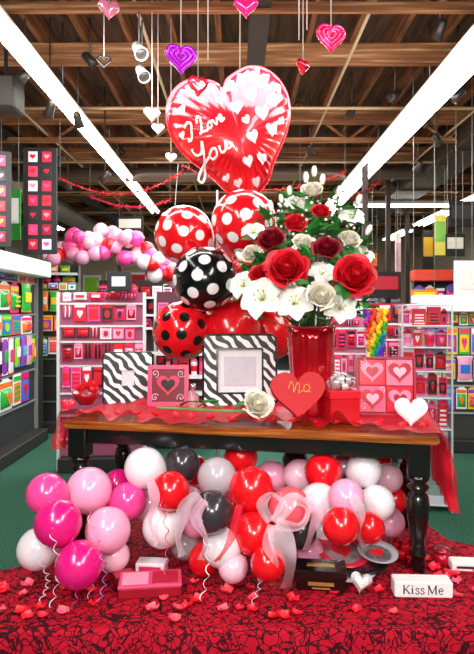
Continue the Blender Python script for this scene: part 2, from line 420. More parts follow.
# clear acrylic display tower with valentine goods
ax,ay=1.60,4.95
o=thing('acrylic_display_case','clear acrylic shelf tower holding pink and red gifts','display case',(ax,ay,0),(0,0,-.15))
ac=mat('#f4f8ff',.08,alpha=.15,var=0); edg=mat('#dfe6ee',.2,alpha=.75,var=0)
for sx in (-1,1): part(o,'side_panel',M().box((sx*.2,0,.86),(.008,.26,1.72)).mesh('side_panel',[ac])); part(o,'upright',M().box((sx*.2,-.13,.86),(.014,.014,1.72)).mesh('upright',[edg]))
part(o,'back_panel',M().box((0,.13,.86),(.4,.006,1.72)).mesh('back_panel',[ac]))
T0=Matrix.Translation((ax,ay,0))@Matrix.Rotation(-.15,4,'Z')
zl=(.05,.42,.68,.94,1.16,1.36,1.54,1.715)
for k,z in enumerate(zl):
    part(o,'shelf',M().box((0,0,z),(.4,.26,.012),0,.003).mesh('shelf',[edg]))
    if k<len(zl)-1 and z>.3:
        gp=zl[k+1]-z; x=-.185
        while x<.15:
            ww=min(R.uniform(.07,.12),.19-x)
            product(T0@Matrix.Translation((x+ww/2,.02,z+.007)),ww,gp*R.uniform(.7,.9),VAL,'gifts in the acrylic case','in an acrylic case',(0,1,3,4,3),.11); x+=ww+.006

def sample_panel(x,y,z,rz,cols,rows,lab,cc,s=.2):
    o=thing('sample_board',lab,'display board',(x,y,z),(0,0,rz))
    W=cols*s*1.35+.08;Ht=rows*s*1.45+.06
    part(o,'board',M().box((0,.02,Ht/2),(W,.03,Ht),0,.005).mesh('board',[mat('#0d0d0f',.5)]))
    part(o,'post',M().box((0,.05,-z/2+.0),(.05,.03,z),0).mesh('post',[mat('#222222',.5)]))
    for r in range(rows):
        for c in range(cols):
            cl=R.choice(cc); bg=R.choice(['#c3102a','#d81a40','#e83a6a','#a00c20','#f2dfe4','#1d1d20'])
            def f():
                m=M().box((0,0,0),(s*.9,.012,s*1.05),0,.003)
                m.prism([(a*s*.55,b*s*.55) for a,b in heart_out(20)],-.014,-.006,1)
                return m.mesh('sample_card',[mat(bg,.4),mat(cl,.3)])
            part(o,'sample_card',cached(('sc',cl,bg,s),f),(-W/2+.04+s*1.35*(c+.5),-.001,.03+s*1.45*(r+.5)))
    return o
sample_panel(-2.55,7.5,2.40,.05,2,7,'tall black board of heart balloon samples',['#e8162e','#ff8fb5','#ff4fa0'],.13)
sample_panel(-2.78,6.6,2.40,.5,2,6,'black board of red and white sample cards',['#e8162e','#9ada3a','#ff8fb5'],.12)
sample_panel(-4.3,9.6,2.55,.1,3,5,'black board of assorted balloon samples',['#e8162e','#ffd21c','#ff8fb5'],.2)

def sign(x,y,z,w,h,c,c2,lab,rz=0):
    o=thing('hanging_sign',lab,'sign',(x,y,z),(0,0,rz))
    part(o,'panel',M().box((0,0,0),(w,.02,h),0,.004).box((0,-.013,h*.08),(w*.82,.01,h*.5),1).mesh('panel',[mat(c,.5),mat(c2,.5)]))
    for s in (-1,1): part(o,'cord',M().tube([(s*w*.4,0,h/2),(s*w*.4,0,ZC-z)],.004,5).mesh('cord',[mat('#999999',.4)]))
for px,py,Y,w,h,c,c2,l in [(424,297,8,.36,.2,'#ff7a14','#ffd21c','orange and yellow hanging promotional sign'),(464,282,7.5,.26,.55,'#ffffff','#f2ede4','large white hanging sign panel'),
   (440,235,10,.2,.7,'#e8d95a','#7fbf55','yellow and green hanging poster'),(398,262,12,.12,1.2,'#f7f3ea','#ddb0b8','narrow white hanging banner'),(330,268,13,.5,.5,'#121212','#262626','black hanging aisle sign'),
   (462,214,11,.5,.5,'#111111','#3a3a3a','black hanging aisle marker'),(385,285,11,.6,.5,'#1a1616','#c02035','black and red hanging aisle sign'),(275,270,14,.6,.5,'#151515','#701522','dark hanging sign with red panel'),
   (10,215,8,.3,.7,'#2f9d3a','#ffffff','green and white hanging poster'),(352,310,12,.7,.35,'#e8162e','#ffffff','red and white hanging sale sign'),(300,300,16,1,.4,'#f2ecdf','#d9c09a','cream hanging department sign'),(428,250,15,.3,1.0,'#1a1a1a','#e8b020','black and yellow hanging banner'),
   (455,245,9,.3,.35,'#1a1a1a','#d8d0c0','dark hanging category sign'),(372,262,14,.3,.6,'#3a2a22','#e06a20','brown and orange hanging banner'),(130,225,13,.6,.4,'#1a1616','#f4f0ea','black framed hanging aisle sign')]:
    p=P(px,py,Y); sign(p.x,p.y,p.z,w,h,c,c2,l)
for i in range(14):
    x=-6+i*.95; c=R.choice(MIX)
    thing('wall_poster','%s framed party poster on the back wall'%CN[c],'poster',(x,YB-.02,2.6+R.uniform(-.2,.3)),mesh=M().box((0,0,0),(.75,.03,1.0),0,.01).box((0,-.02,0),(.6,.01,.8),1).mesh('poster',[mat('#eeeeee',.5),mat(c,.5)]),group='posters on the back wall')
for px,Y in ((365,9.5),(407,14),(120,14),(388,11.5)):
    p=P(px,310,Y); thing('support_post','slim dark square steel roof post','post',(p.x,p.y,0),mesh=M().box((0,0,2.13),(.09,.09,4.26),0,.005).box((0,0,.02),(.2,.2,.04),0).mesh('post',[mat('#2b1d18',.6)]),group='roof support posts')

# ---------------------------------------------------------------- balloons
def balloon_mesh(c,dots=None):
    def f():
        m=M(); nu,nv=(64,40) if dots else (28,18)
        prof=[]
        for j in range(nv+1):
            th=PI*j/nv
            if th<PI/2: prof.append((math.sin(th),math.cos(th)))
            else:
                k=(-math.cos(th)); prof.append((math.sin(th)*(1-.10*k)+.012,-1.13*k))
        prof[0]=(0,1)
        m.lathe(prof,nu,0,None,cap=False)
        if dots:
            pts=[]; N=34
            for i in range(N):
                z=1-2*(i+.5)/N; a=i*2.39996; r=math.sqrt(1-z*z); pts.append(Vector((r*math.cos(a),r*math.sin(a),z)))
            m.pat=[.18-min((v.normalized()-q).length for q in pts) for v in m.v]
            mt=pat_mat('polka_%s_%s'%(c[1:],dots[1:]),c,dots,rough=.18,coat=.5,edge=.012)
        else:
            mt=mat(c,.22,coat=.35,var=0,spec=.6,sss=.25)
        return m.mesh('latex_balloon',[mt])
    return cached(('bal',c,dots),f)
def knot_mesh(c):
    return cached(('kn',c),lambda:M().lathe([(.03,-1.1),(.045,-1.14),(.05,-1.17),(.03,-1.19),(.075,-1.27),(.08,-1.28)],12).mesh('knot',[mat(c,.3,var=0)]))
HP,PP,MG,WH,GR,DG,RD,BK,BP='#ff4a9c','#ffaccd','#ea1880','#f7ecf1','#c4b6bd','#3a3238','#f0121e','#0a0a0c','#ffc8da'
BN={HP:'hot pink',PP:'pale pink',MG:'magenta',WH:'pearl white',GR:'pearl grey',DG:'dark pearl grey',RD:'red',BK:'black',BP:'blush pink','#f7606e':'coral red'}
def balloon(c,loc,r,knotdir,dots=None,group='',where='',knot=True):
    d=-Vector(knotdir); q=d.to_track_quat('Z','Y')
    dn=(' with %s dots'%('white' if dots=='#ffffff' else 'black')) if dots else ''
    o=thing('balloon','%s latex balloon%s %s'%(BN.get(c,'pink'),dn,where),'balloon',loc,q.to_euler(),balloon_mesh(c,dots),group=group,scale=r)
    if knot: part(o,'knot',knot_mesh(c))
    return o
def cluster(lst,group,where,ymin,ymaxf,it=400):
    b=[dict(px=a,py=bb,r=rr,c=c,Y=Y,d=d) for a,bb,rr,c,Y,d in lst]
    for _ in range(it):
        for i in range(len(b)):
            for j in range(i+1,len(b)):
                A,B=b[i],b[j]
                pa=P(A['px'],A['py'],A['Y']);pb=P(B['px'],B['py'],B['Y'])
                ra=A['r']*A['Y']/F; rb=B['r']*B['Y']/F
                if (pa-pb).length<(ra+rb)*.97:
                    s=.006 if A['Y']>=B['Y'] else -.006
                    A['Y']+=s;B['Y']-=s
        for A in b:
            A['Y']=min(max(A['Y'],ymin),ymaxf(A))
    cen=sum((P(A['px'],A['py'],A['Y']) for A in b),Vector())/len(b)
    for A in b:
        p=P(A['px'],A['py'],A['Y'])
        balloon(A['c'],p,A['r']*A['Y']/F*.98,cen+Vector((0,.15,0))-p,A['d'],group,where)
fl=lambda A:826.5/(A['py']+A['r']-310)-.005
cluster([(47,494,21,HP,3.1,None),(89,490,23,PP,3.15,None),(118,482,13,MG,3.5,None),(58,523,24,MG,2.95,None),(128,501,19,HP,3.2,None),(108,530,23,PP,2.98,None),(38,549,21,WH,3.05,None),(79,565,24,MG,2.9,None),(114,556,16,BP,3.1,None)],
  'pink balloon bunch','in the bunch beside the table leg',2.7,fl)
cluster([(145,468,21,WH,3.3,None),(182,464,18,DG,3.4,None),(170,491,20,RD,3.2,None),(217,477,20,GR,3.2,None),(163,527,21,WH,3.2,None),(196,522,16,PP,3.25,None),(212,512,22,DG,3.0,None),
   (222,548,20,WH,3.1,None),(188,505,18,BP,3.5,None),(204,560,16,RD,3.2,None),(150,503,20,BP,3.5,None),(241,457,17,RD,3.5,None),(185,545,15,GR,3.3,None),(195,470,15,RD,3.9,None)],'white, red and grey balloon bunch','in the bunch under the table',2.75,fl)
cluster([(251,489,23,RD,3.1,None),(254,534,22,RD,2.95,None),(272,476,16,PP,3.4,None),(290,509,22,'#f7606e',3.0,None),(323,472,19,RD,3.2,None),(300,476,17,BP,3.4,None),(319,503,20,WH,3.1,None),(346,498,19,PP,3.1,None),
   (364,470,18,WH,3.3,None),(377,503,18,WH,3.15,None),(341,526,19,RD,3.05,None),(268,563,18,RD,2.95,None),(233,568,15,BP,2.95,None),(300,532,17,DG,3.2,None),(369,528,16,RD,3.15,None),(345,466,14,PP,3.6,None),(236,508,15,RD,3.6,None),(295,460,13,DG,3.8,None),(318,534,16,WH,3.3,None),(388,478,15,BP,3.5,None),(310,552,14,PP,3.25,None),(356,484,15,DG,3.5,None),(333,485,15,RD,3.7,None),(390,522,15,PP,3.4,None),(394,500,13,RD,3.7,None),(356,512,14,WH,3.4,None),(305,500,14,RD,3.5,None),(380,460,12,RD,3.9,None)],
  'red, white and pink balloon bunch','in the bunch under the table',2.72,fl)
cluster([(184,235,30,RD,4.5,'#ffffff'),(244,222,33,RD,4.5,'#ffffff'),(205,279,33,BK,4.35,'#ffffff'),(182,331,30,RD,4.45,'#111111'),(232,331,30,RD,4.5,None),(262,282,30,RD,4.6,None),(240,262,26,RD,4.8,'#ffffff'),(270,335,26,RD,4.6,None)],
  'balloon column','in the column behind the table',4.36,lambda A:4.95)
pole=thing('balloon_stand','white upright balloon stand on a round base','balloon stand',(-.16,4.72,.25))
part(pole,'base',M().lathe([(.0,0),(.16,0),(.16,.02),(.03,.04),(0,.04)],24).mesh('base',[mat('#dddddd',.4)]))
part(pole,'pole',M().tube([(0,0,.03),(0,0,2.4)],.01,8).mesh('pole',[mat('#dddddd',.4)]))
gl=[]
for k in range(66):
    t=k/65; px=48+t*132; py=243+12*abs(t-.4)*2+R.uniform(-13,13)+(12 if t>.75 else 0); Y=9.2+R.uniform(-.35,.35)
    if k%6==0: gl.append(P(px,py,9.2))
    balloon(R.choice([HP,PP,BP,RD,WH,PP,HP]),P(px+R.uniform(-4,4),py,Y),R.uniform(.1,.125),(R.uniform(-1,1),1,R.uniform(-1,1)),None,'pink balloon garland','in the garland over the aisle',False)
gl=[gl[0]+Vector((-.2,0,4.9-gl[0].z))]+gl+[gl[-1]+Vector((.2,0,4.9-gl[-1].z))]
thing('garland_line','thin clear line carrying the pink balloon garland','cord',mesh=M().tube(gl,.004,5).mesh('line',[mat('#999999',.4)]))
# foil heart balloon
fc=P(236,142,4.80); W=1.0; TH=.25
fm=M(); puffy(fm,W,TH,260,64,0,seam=.025,crimp=.2,full=1)
hearts=[(.03,.33,.10,.1),(.16,.36,.09,-.2),(.28,.30,.10,.3),(.17,.23,.11,.1),(.03,.17,.10,-.1),(.34,.17,.10,.2),(.22,.10,.11,-.1),(.10,-.03,.10,.15),(.27,-.01,.10,-.2),(.02,-.17,.09,.1),(.14,-.17,.09,-.2),(.42,.24,.07,.3),(-.15,.34,.09,-.1),(-.08,.24,.06,.2),(.06,-.3,.08,.1),(.38,.04,.06,.2),(-.09,-.28,.07,0),(-.28,.33,.06,0),(-.38,.25,.06,.2),(-.17,-.23,.06,.2),(-.03,.38,.05,.2),(-.43,.10,.05,.1),(-.22,.27,.05,.1),(.08,.08,.07,.3),(.3,.4,.05,0)]
pat=[]
for v in fm.v:
    best=-1
    if v.y<.03:
        for hx,hz,hw,ha in hearts:
            dx=v.x-hx;dz=v.z-hz
            if abs(dx)<hw and abs(dz)<hw:
                x=dx*math.cos(ha)+dz*math.sin(ha); z=-dx*math.sin(ha)+dz*math.cos(ha)
                best=max(best,1-hs(x,z,hw*.95))
    pat.append(best)
fm.pat=pat
fb=thing('foil_heart_balloon','giant red foil heart balloon with white hearts and lettering','balloon',fc,(math.radians(4),math.radians(-15),math.radians(6)),scale=(1,1,1.25))
part(fb,'body',fm.mesh('foil_body',[pat_mat('red_foil','#e8081e','#fff4f8',rough=.28,metal=.35,coat=.4,edge=.08)]))
def surf(x,z):
    s=min(.999,hs(x,z,W,1)); return -(TH*math.sqrt(1-s*s)**.85)-.006
lt=M()
def stroke(pts,wd=.008,ox=0,oz=0,sc_=1,rot=.2):
    q=[]
    for p in smooth([(a,0,b) for a,b in pts],6):
        x=p.x*sc_; z=p.z*sc_*.85; X=x*math.cos(rot)-z*math.sin(rot)+ox; Z=x*math.sin(rot)+z*math.cos(rot)+oz
        q.append((X,surf(X,Z),Z))
    lt.tube(q,wd,6,0,flat=1)
s_=.085; ox,oz=-.38,.07
stroke([(-.3,1.1),(.1,1.35),(.35,1.1),(.15,.5),(-.1,-.05),(-.4,-.05),(-.3,.15)],.0085,ox+.02,oz-.01,s_)
ox+=.09
stroke([(0,.9),(.25,1.4),(.45,1.1),(.15,.2),(-.1,0),(.2,.05),(.6,-.05),(.8,.1)],.0085,ox,oz,s_)
stroke([(1.05,.5),(.8,.3),(.9,0),(1.15,.1),(1.2,.45),(1.05,.5),(1.4,.45)],.007,ox,oz,s_)
stroke([(1.4,.5),(1.6,0),(1.85,.5)],.007,ox,oz,s_)
stroke([(1.95,.2),(2.3,.35),(2.2,.6),(2.0,.4),(2.1,.02),(2.5,.15)],.007,ox,oz,s_)
y_=.112; ox,oz=-.36,-.12
stroke([(0,1.3),(.15,.8),(.5,.75),(.8,1.35)],.010,ox,oz,y_)
stroke([(.8,1.35),(.6,.5),(.3,-.5),(-.1,-.9),(-.3,-.6),(.2,-.1),(.9,.25)],.010,ox,oz,y_)
stroke([(1.25,.6),(.95,.35),(1.05,0),(1.4,.1),(1.45,.5),(1.25,.6)],.009,ox,oz,y_)
stroke([(1.75,.55),(1.75,.1),(2.05,.1),(2.25,.55),(2.25,.1),(2.6,.15)],.009,ox,oz,y_)
part(fb,'lettering',lt.mesh('lettering',[mat('#ffffff',.4,var=0)]),label='white cursive lettering reading I Love You')

# ---------------------------------------------------------------- hanging hearts
def hang_heart(px,py,Y,wpx,col,style,rz,lab):
    p=P(px,py,Y); w_=wpx*Y/F
    o=thing('hanging_heart',lab,'hanging decoration',p,(0,0,rz))
    mt=mat(col,.18,.45,coat=.5,var=0)
    if style=='puff':
        m=puffy(M(),w_,w_*.22,36,8); part(o,'heart',m.mesh('heart',[mt]))
    else:
        for k,s in enumerate((1,.66,.34) if style=='rings' else (1,)):
            pts=[(x*w_*s,0,z*w_*s+(1-s)*w_*.12) for x,z in heart_out(40)]; pts.append(pts[0])
            part(o,'heart_ring',M().tube(pts,w_*(.085 if style=='rings' else .1),8).mesh('heart_ring',[mt]))
    part(o,'cord',M().tube([(0,0,w_*.2),(0,0,ZC-p.z)],.003,5).mesh('cord',[mat('#d0c4be',.4)]))
for a in [(181,59,3.4,28,'#c020d8','rings',.3,'purple metallic ring heart hanging on a cord'),(331,38,3.3,27,'#ff1868','rings',.2,'hot pink metallic ring heart hanging on a cord'),
  (246,7,3.2,25,'#ff2a8a','puff',0,'bright pink glossy heart hanging on a cord'),(109,10,3.5,22,'#f08aa8','puff',.4,'pale pink glossy heart hanging on a cord'),(198,86,3.9,19,'#e8123f','ring',.5,'red open heart hanging on a cord'),
  (303,67,3.6,17,'#e81848','puff',.7,'red glossy heart turned on its cord'),(152,115,5.0,17,'#e8c0ca','puff',.4,'pale silver pink heart hanging on a cord'),(158,129,5.4,13,'#e0d0d6','puff',.2,'small pearl white heart hanging on a cord'),
  (104,62,5,12,'#1a1a1a','ring',.2,'small black open heart hanging on a cord'),(171,158,6,12,'#dcdce0','puff',.3,'small white glossy heart above the garland')]: hang_heart(*a)
for px,y1,Y in ((240,70,4.2),(208,60,3.9),(299,40,3.6),(307,30,4.1)):
    p=P(px,y1,Y); thing('hanging_streamer','thin silver streamer hanging from the roof','streamer',(p.x,p.y,p.z),mesh=M().tube([(0,0,0),(0,0,ZC-p.z)],.004,5).mesh('streamer',[mat('#e8dcd8',.35,.3)]),group='silver hanging streamers')
for px,py,Y in ((139,50,5),(142,73,5.4),(105,177,8.5),(418,167,9),(395,185,12),(437,140,8),(60,160,9),(310,150,9),(90,60,6.5),(458,95,6.5),(352,110,8),(425,120,7.5),(25,75,6),(78,120,7),(50,110,6.5),(395,95,7),(120,150,10),(440,30,5.5),(380,150,11),(325,175,12),(68,185,10),(445,165,10)):
    wh=px in (139,142)
    p=P(px,py,Y); o=thing('spot_light','small %s can spot lamp on a drop stem'%('white' if wh else 'dark'),'spot lamp',p,(0,0,.6 if wh else R.uniform(-2,2)),group='spot lamps under the roof')
    part(o,'lamp_shade',M().lathe([(0,.10),(.03,.095),(.045,.07),(.048,.0),(.062,-.08),(.056,-.08),(.042,0)],18,T=Matrix.Rotation(-.75 if wh else .8,4,'X')).mesh('lamp_shade',[mat('#cfcac4' if wh else '#2a2522',.4,.1)]))
    if wh: part(o,'lens',M().lathe([(0,-.066),(.05,-.066),(.05,-.07),(0,-.07)],16,T=Matrix.Rotation(-.75,4,'X')).mesh('lens',[mat('#3a3634',.3)]))
    part(o,'stem',M().tube([(0,0,.04),(0,0,ZC-p.z)],.009,6).mesh('stem',[mat('#4a4440',.4,.3)]))
def swag(a,b,sag,Y,col,lab):
    m=M(); pa=P(a[0],a[1],Y);pb=P(b[0],b[1],Y+.5); rr=random.Random(3)
    o0=(pa+pb)/2; N=60
    for i in range(N+1):
        t=i/N; p=pa.lerp(pb,t)-o0; p.z-=sag*4*t*(1-t)
        for k in range(5):
            d=Vector((rr.uniform(-1,1),rr.uniform(-1,1),rr.uniform(-1,1))).normalized()*rr.uniform(.03,.075)
            e=d.cross(Vector((.3,.2,1))).normalized()*.008
            m.add([p-e,p+e,p+d],[[0,1,2]],0,False)
    cl_=[pa.lerp(pb,i/N)-o0-Vector((0,0,sag*4*(i/N)*(1-i/N))) for i in range(N+1)]
    m.tube(cl_,.006,5,0)
    for e in (cl_[0],cl_[-1]): m.tube([e,e+Vector((0,0,ZC-o0.z-e.z))],.003,4,1)
    thing('tinsel_garland',lab,'garland',o0,mesh=m.mesh('tinsel',[mat(col,.25,.5,var=0),mat('#777777',.5)],False))
swag((60,178),(182,172),.25,7.5,'#c00a20','red metallic tinsel garland looped under the roof')
swag((182,165),(345,172),.3,8.0,'#c00a20','red metallic tinsel garland behind the heart balloon')
swag((90,196),(170,200),.15,9.5,'#d02048','pink metallic tinsel garland over the aisle')
swag((300,190),(380,182),.2,9,'#a01020','dark red tinsel garland over the aisle')

# ---------------------------------------------------------------- platform
PZ=.25
outl=[(-1.75,2.6),(1.75,2.6),(1.75,3.3),(1.3,3.6),(1.24,3.95),(.8,4.3),(.15,4.95),(-.5,4.95),(-.95,4.4),(-1.1,3.6),(-1.2,3.22),(-1.75,2.95)]
def lace_mat():
    m,nt,b=base('red_black_lace'); tc=nt.nodes.new('ShaderNodeTexCoord')
    def band(scale,dist,wd,off):
        n=nt.nodes.new('ShaderNodeTexNoise'); n.inputs['Scale'].default_value=scale; n.inputs['Detail'].default_value=0; n.inputs['Distortion'].default_value=dist
        nt.links.new(tc.outputs['Object'],n.inputs['Vector'])
        s=nt.nodes.new('ShaderNodeMath'); s.operation='SUBTRACT'; s.inputs[1].default_value=off; nt.links.new(n.outputs['Fac'],s.inputs[0])
        a=nt.nodes.new('ShaderNodeMath'); a.operation='ABSOLUTE'; nt.links.new(s.outputs[0],a.inputs[0])
        l=nt.nodes.new('ShaderNodeMapRange'); l.inputs['From Min'].default_value=wd; l.inputs['From Max'].default_value=wd*1.5; l.inputs['To Min'].default_value=1; l.inputs['To Max'].default_value=0
        nt.links.new(a.outputs[0],l.inputs['Value']); return l.outputs[0]
    b1=band(13,1.2,.028,.5); b2=band(25,.5,.03,.58)
    v2=nt.nodes.new('ShaderNodeTexVoronoi'); v2.feature='DISTANCE_TO_EDGE'; v2.inputs['Scale'].default_value=16; nt.links.new(tc.outputs['Object'],v2.inputs['Vector'])
    c=nt.nodes.new('ShaderNodeMath'); c.operation='LESS_THAN'; c.inputs[1].default_value=.03; nt.links.new(v2.outputs['Distance'],c.inputs[0])
    mx=nt.nodes.new('ShaderNodeMath'); mx.operation='MAXIMUM'; nt.links.new(b1,mx.inputs[0]); nt.links.new(b2,mx.inputs[1])
    m2=nt.nodes.new('ShaderNodeMath'); m2.operation='MAXIMUM'; nt.links.new(mx.outputs[0],m2.inputs[0]); nt.links.new(c.outputs[0],m2.inputs[1])
    r=nt.nodes.new('ShaderNodeMix'); r.data_type='RGBA'; r.inputs['A'].default_value=lin('#ba0826'); r.inputs['B'].default_value=lin('#3c0410')
    nt.links.new(m2.outputs[0],r.inputs['Factor']); nt.links.new(r.outputs['Result'],b.inputs['Base Color']); b.inputs['Roughness'].default_value=.85; b.inputs['Specular IOR Level'].default_value=.2
    return m
lace=lace_mat()
pl=thing('display_platform','low display platform covered in red and black lace cloth','platform',(0,0,0))
m=M(); n=len(outl)
m.add([(x,y,0) for x,y in outl]+[(x,y,PZ-.005) for x,y in outl],[list(range(n)),[n+i for i in range(n)][::-1]]+[[i,(i+1)%n,n+(i+1)%n,n+i] for i in range(n)],0,False)
part(pl,'base',m.mesh('base',[mat('#3a2a22',.7)]))
m=M(); m.add([(x,y,PZ) for x,y in outl],[list(range(n))],0,False)
L=[]
for i in range(n):
    a=Vector(outl[i]);b_=Vector(outl[(i+1)%n]); k=max(2,int((b_-a).length/.03))
    nr=Vector(((b_-a).y,-(b_-a).x)).normalized()
    for j in range(k): L.append((a.lerp(b_,j/k),nr))
vs=[];N=len(L);lv=[0,.006,.02,.05,.12,.24]
for q,dz in enumerate(lv):
    for i,(p,nr) in enumerate(L):
        s=(.012+.004*q)*(1 if q else 0)+ (dz*.12)*(1+.9*math.sin(i*.4))
        vs.append((p.x+nr.x*s,p.y+nr.y*s,PZ-dz))
m.add(vs,[[q*N+i,q*N+(i+1)%N,(q+1)*N+(i+1)%N,(q+1)*N+i] for q in range(len(lv)-1) for i in range(N)],0,True)
part(pl,'cloth',m.mesh('cloth',[lace],False),label='red cloth with black lace pattern')

# ---------------------------------------------------------------- table
TC=Vector((.08,3.70)); TR=math.radians(-12); TL,TD,TZ=2.17,.8,1.0
TT=Matrix.Translation((TC.x,TC.y,PZ))@Matrix.Rotation(TR,4,'Z')
tb=thing('wooden_table','long brown-topped wooden table with turned black legs','table',(TC.x,TC.y,PZ),(0,0,TR))
woodt=ramp_mat('table_top_wood','noise',[(.3,'#6a2a10'),(.55,'#a8561f'),(.75,'#d08a42')],rough=.22,coat=.5,scale=3,stretch=(.8,14,14))
part(tb,'table_top',M().box((.01,0,.727),(TL+.02,TD,.046),0,.01,seg=2).mesh('table_top',[woodt]))
blk=mat('#0f0c0c',.25,coat=.5)
m=M(); m.box((0,-TD/2+.05,.66),(TL-.16,.025,.09)).box((0,TD/2-.05,.66),(TL-.16,.025,.09)).box((-TL/2+.06,0,.66),(.025,TD-.16,.09)).box((TL/2-.06,0,.66),(.025,TD-.16,.09))
part(tb,'apron',m.mesh('apron',[blk]))
def legm():
    m=M(); m.box((0,0,.615),(.115,.115,.18),0,.006)
    m.lathe([(r*1.38,z) for r,z in [(.0,0),(.022,0),(.026,.01),(.03,.05),(.024,.07),(.034,.09),(.036,.10),(.026,.12),(.03,.17),(.042,.30),(.045,.36),(.04,.41),(.027,.435),(.040,.45),(.042,.465),(.028,.48),(.043,.505),(.043,.515),(.036,.53),(.0,.54)]],24)
    return m.mesh('leg',[blk])
lm=legm()
for sx in (-1,1):
    for sy in (-1,1): part(tb,'leg',lm,(sx*(TL/2-.085),sy*(TD/2-.07),0))
def TP(px,py,dz=0):
    Y=391.5/(py-310); p=P(px,py,Y); return Vector((p.x,p.y,PZ+.75+.006+dz))
org=mat('#e80c2c',.45,alpha=.74,var=.15,ns=8,sss=.1)
rq=random.Random(9)
ph=[(rq.uniform(5,40),rq.uniform(0,6),rq.uniform(-12,12)) for _ in range(7)]
def wrk(s,v): return sum(math.sin(s*a+b+v*c) for a,b,c in ph)/7
m=M()
def cl(u,v):
    s=-1.34+u*2.88; y=-.40+v*.77
    half=TL/2+.025
    r_=wrk(s,v)
    edge=max(0,1-v*3.2)+max(0,(v-.8)*4)
    z=.755+(.7+r_)*.06*edge*(1+.5*math.sin(s*4))+.002
    z=max(z,.755)
    yy=y+r_*.05*edge+.035*math.sin(s*5)*max(0,1-v*4)
    if abs(s)>half:
        d=abs(s)-half; sg=1 if s>0 else -1
        nar=(1-.3*d) if sg>0 else (1-.5*d)
        return (sg*(half+.025*math.sin(v*30+d*5)*min(1,d*8)+.03+d*(.06+.06*(1-v) if sg>0 else .08)), -.02+(yy+.02)*nar, .752-d*(.98 if sg>0 else .85)-.03*math.sin(v*7)*d)
    return (s,yy,z)
m.grid(cl,260,60,0)
thing('organza_runner','sheer red organza runner bunched over the table','fabric runner',(TC.x,TC.y,PZ),(0,0,TR),m.mesh('organza',[org],False))

zeb=ramp_mat('zebra','wave',[(.0,'#050506'),(.50,'#050506'),(.55,'#ffffff'),(1,'#ffffff')],rough=.4,scale=7.5,dist=5,detail=1,bands='DIAGONAL')
def rrect(w,h,r,cx=0,cz=0,n=5):
    o=[]
    for sx,sz,a0 in ((1,1,0),(-1,1,90),(-1,-1,180),(1,-1,270)):
        for i in range(n+1):
            a=math.radians(a0+90*i/n); o.append((cx+sx*(w/2-r)+r*math.cos(a),cz+sz*(h/2-r)+r*math.sin(a)))
    return o
def frame_thing(name,label,cat,loc,rz,w,h,bw,mats,lean=-.12,th=.025,r=.012):
    o=thing(name,label,cat,loc,(lean,0,rz))
    m=M(); A=rrect(w,h,r,0,h/2); B=rrect(w-2*bw,h-2*bw,.004,0,h/2); n=len(A)
    vs=[(x,-th/2,z) for x,z in A]+[(x,-th/2,z) for x,z in B]+[(x,th/2,z) for x,z in A]+[(x,th/2,z) for x,z in B]
    fs=[]
    for i in range(n):
        k=(i+1)%n
        fs+=[[i,k,n+k,n+i],[2*n+i,2*n+k,3*n+k,3*n+i],[i,k,2*n+k,2*n+i],[n+i,n+k,3*n+k,3*n+i]]
    m.add(vs,fs,0,False)
    part(o,'frame',m.mesh('frame',[mats[0]]))
    part(o,'backing',M().box((0,.006,h/2),(w-bw,.008,h-bw)).mesh('backing',[mats[1]]))
    return o
p=TP(240,407); fo=frame_thing('picture_frame','square zebra print picture frame with pale insert','picture frame',p,.06,.50,.49,.095,[zeb,mat('#f7f7fa',.5)],r=.035,lean=-.08)
m=M(); 
for s,t in ((.318,.012),):
    for a,b_,c_,d_ in ((0,-1,s,t),(0,1,s,t),(-1,0,t,s),(1,0,t,s)):
        m.box((a*s/2,-.012,.245+b_*s/2*.97),(c_,.014,d_*(.97 if d_==s else 1)),0)
A=rrect(.508,.498,.04,0,.245)
m.tube([(x,-.006,z) for x,z in A]+[(A[0][0],-.006,A[0][1])],.009,6)
part(fo,'trim',m.mesh('trim',[mat('#0a0a0a',.25)]))
part(fo,'insert',M().box((0,-.002,.245),(.22,.008,.20)).mesh('insert',[mat('#d4d4de',.4)]),label='pale grey blank photo insert')
part(fo,'easel_leg',M().box((0,.05,.19),(.08,.008,.36),T=Matrix.Rotation(-.15,4,'X')).mesh('easel',[mat('#111111',.5)]))
p=TP(128,404); o=frame_thing('picture_frame','zebra print picture frame with pale pink insert','picture frame',p,.2,.34,.36,.125,[zeb,mat('#ecdfe6',.5)],r=.02,lean=-.08)
m=M(); A=rrect(.344,.364,.022,0,.18)
m.tube([(x,-.006,z) for x,z in A]+[(A[0][0],-.006,A[0][1])],.007,6)
part(o,'trim',m.mesh('trim',[mat('#0a0a0a',.25)]))
part(o,'easel_leg',M().box((0,.04,.14),(.06,.006,.26),T=Matrix.Rotation(-.12,4,'X')).mesh('easel',[mat('#111111',.5)]))
def swirl_tile(o,w,z,cols,y=-.02):
    part(o,'heart',M().prism([(a*w*.8,z+b_*w*.8) for a,b_ in heart_out(30)],y-.008,y,0).prism([(a*w*.5,z+b_*w*.5) for a,b_ in heart_out(30)],y-.014,y-.006,1).mesh('heart',[mat(cols[0],.3),mat(cols[1],.3)]))
p=TP(168,407); o=frame_thing('picture_frame','pink and red square frame with heart motif','picture frame',p,.0,.285,.285,.03,[mat('#f0507c',.3),mat('#7a1020',.4)]); swirl_tile(o,.2,.142,('#e8385f','#2a0a10'),-.006)
part(o,'easel_leg',M().box((0,.03,.11),(.05,.006,.22),T=Matrix.Rotation(-.1,4,'X')).mesh('easel',[mat('#111111',.5)]))
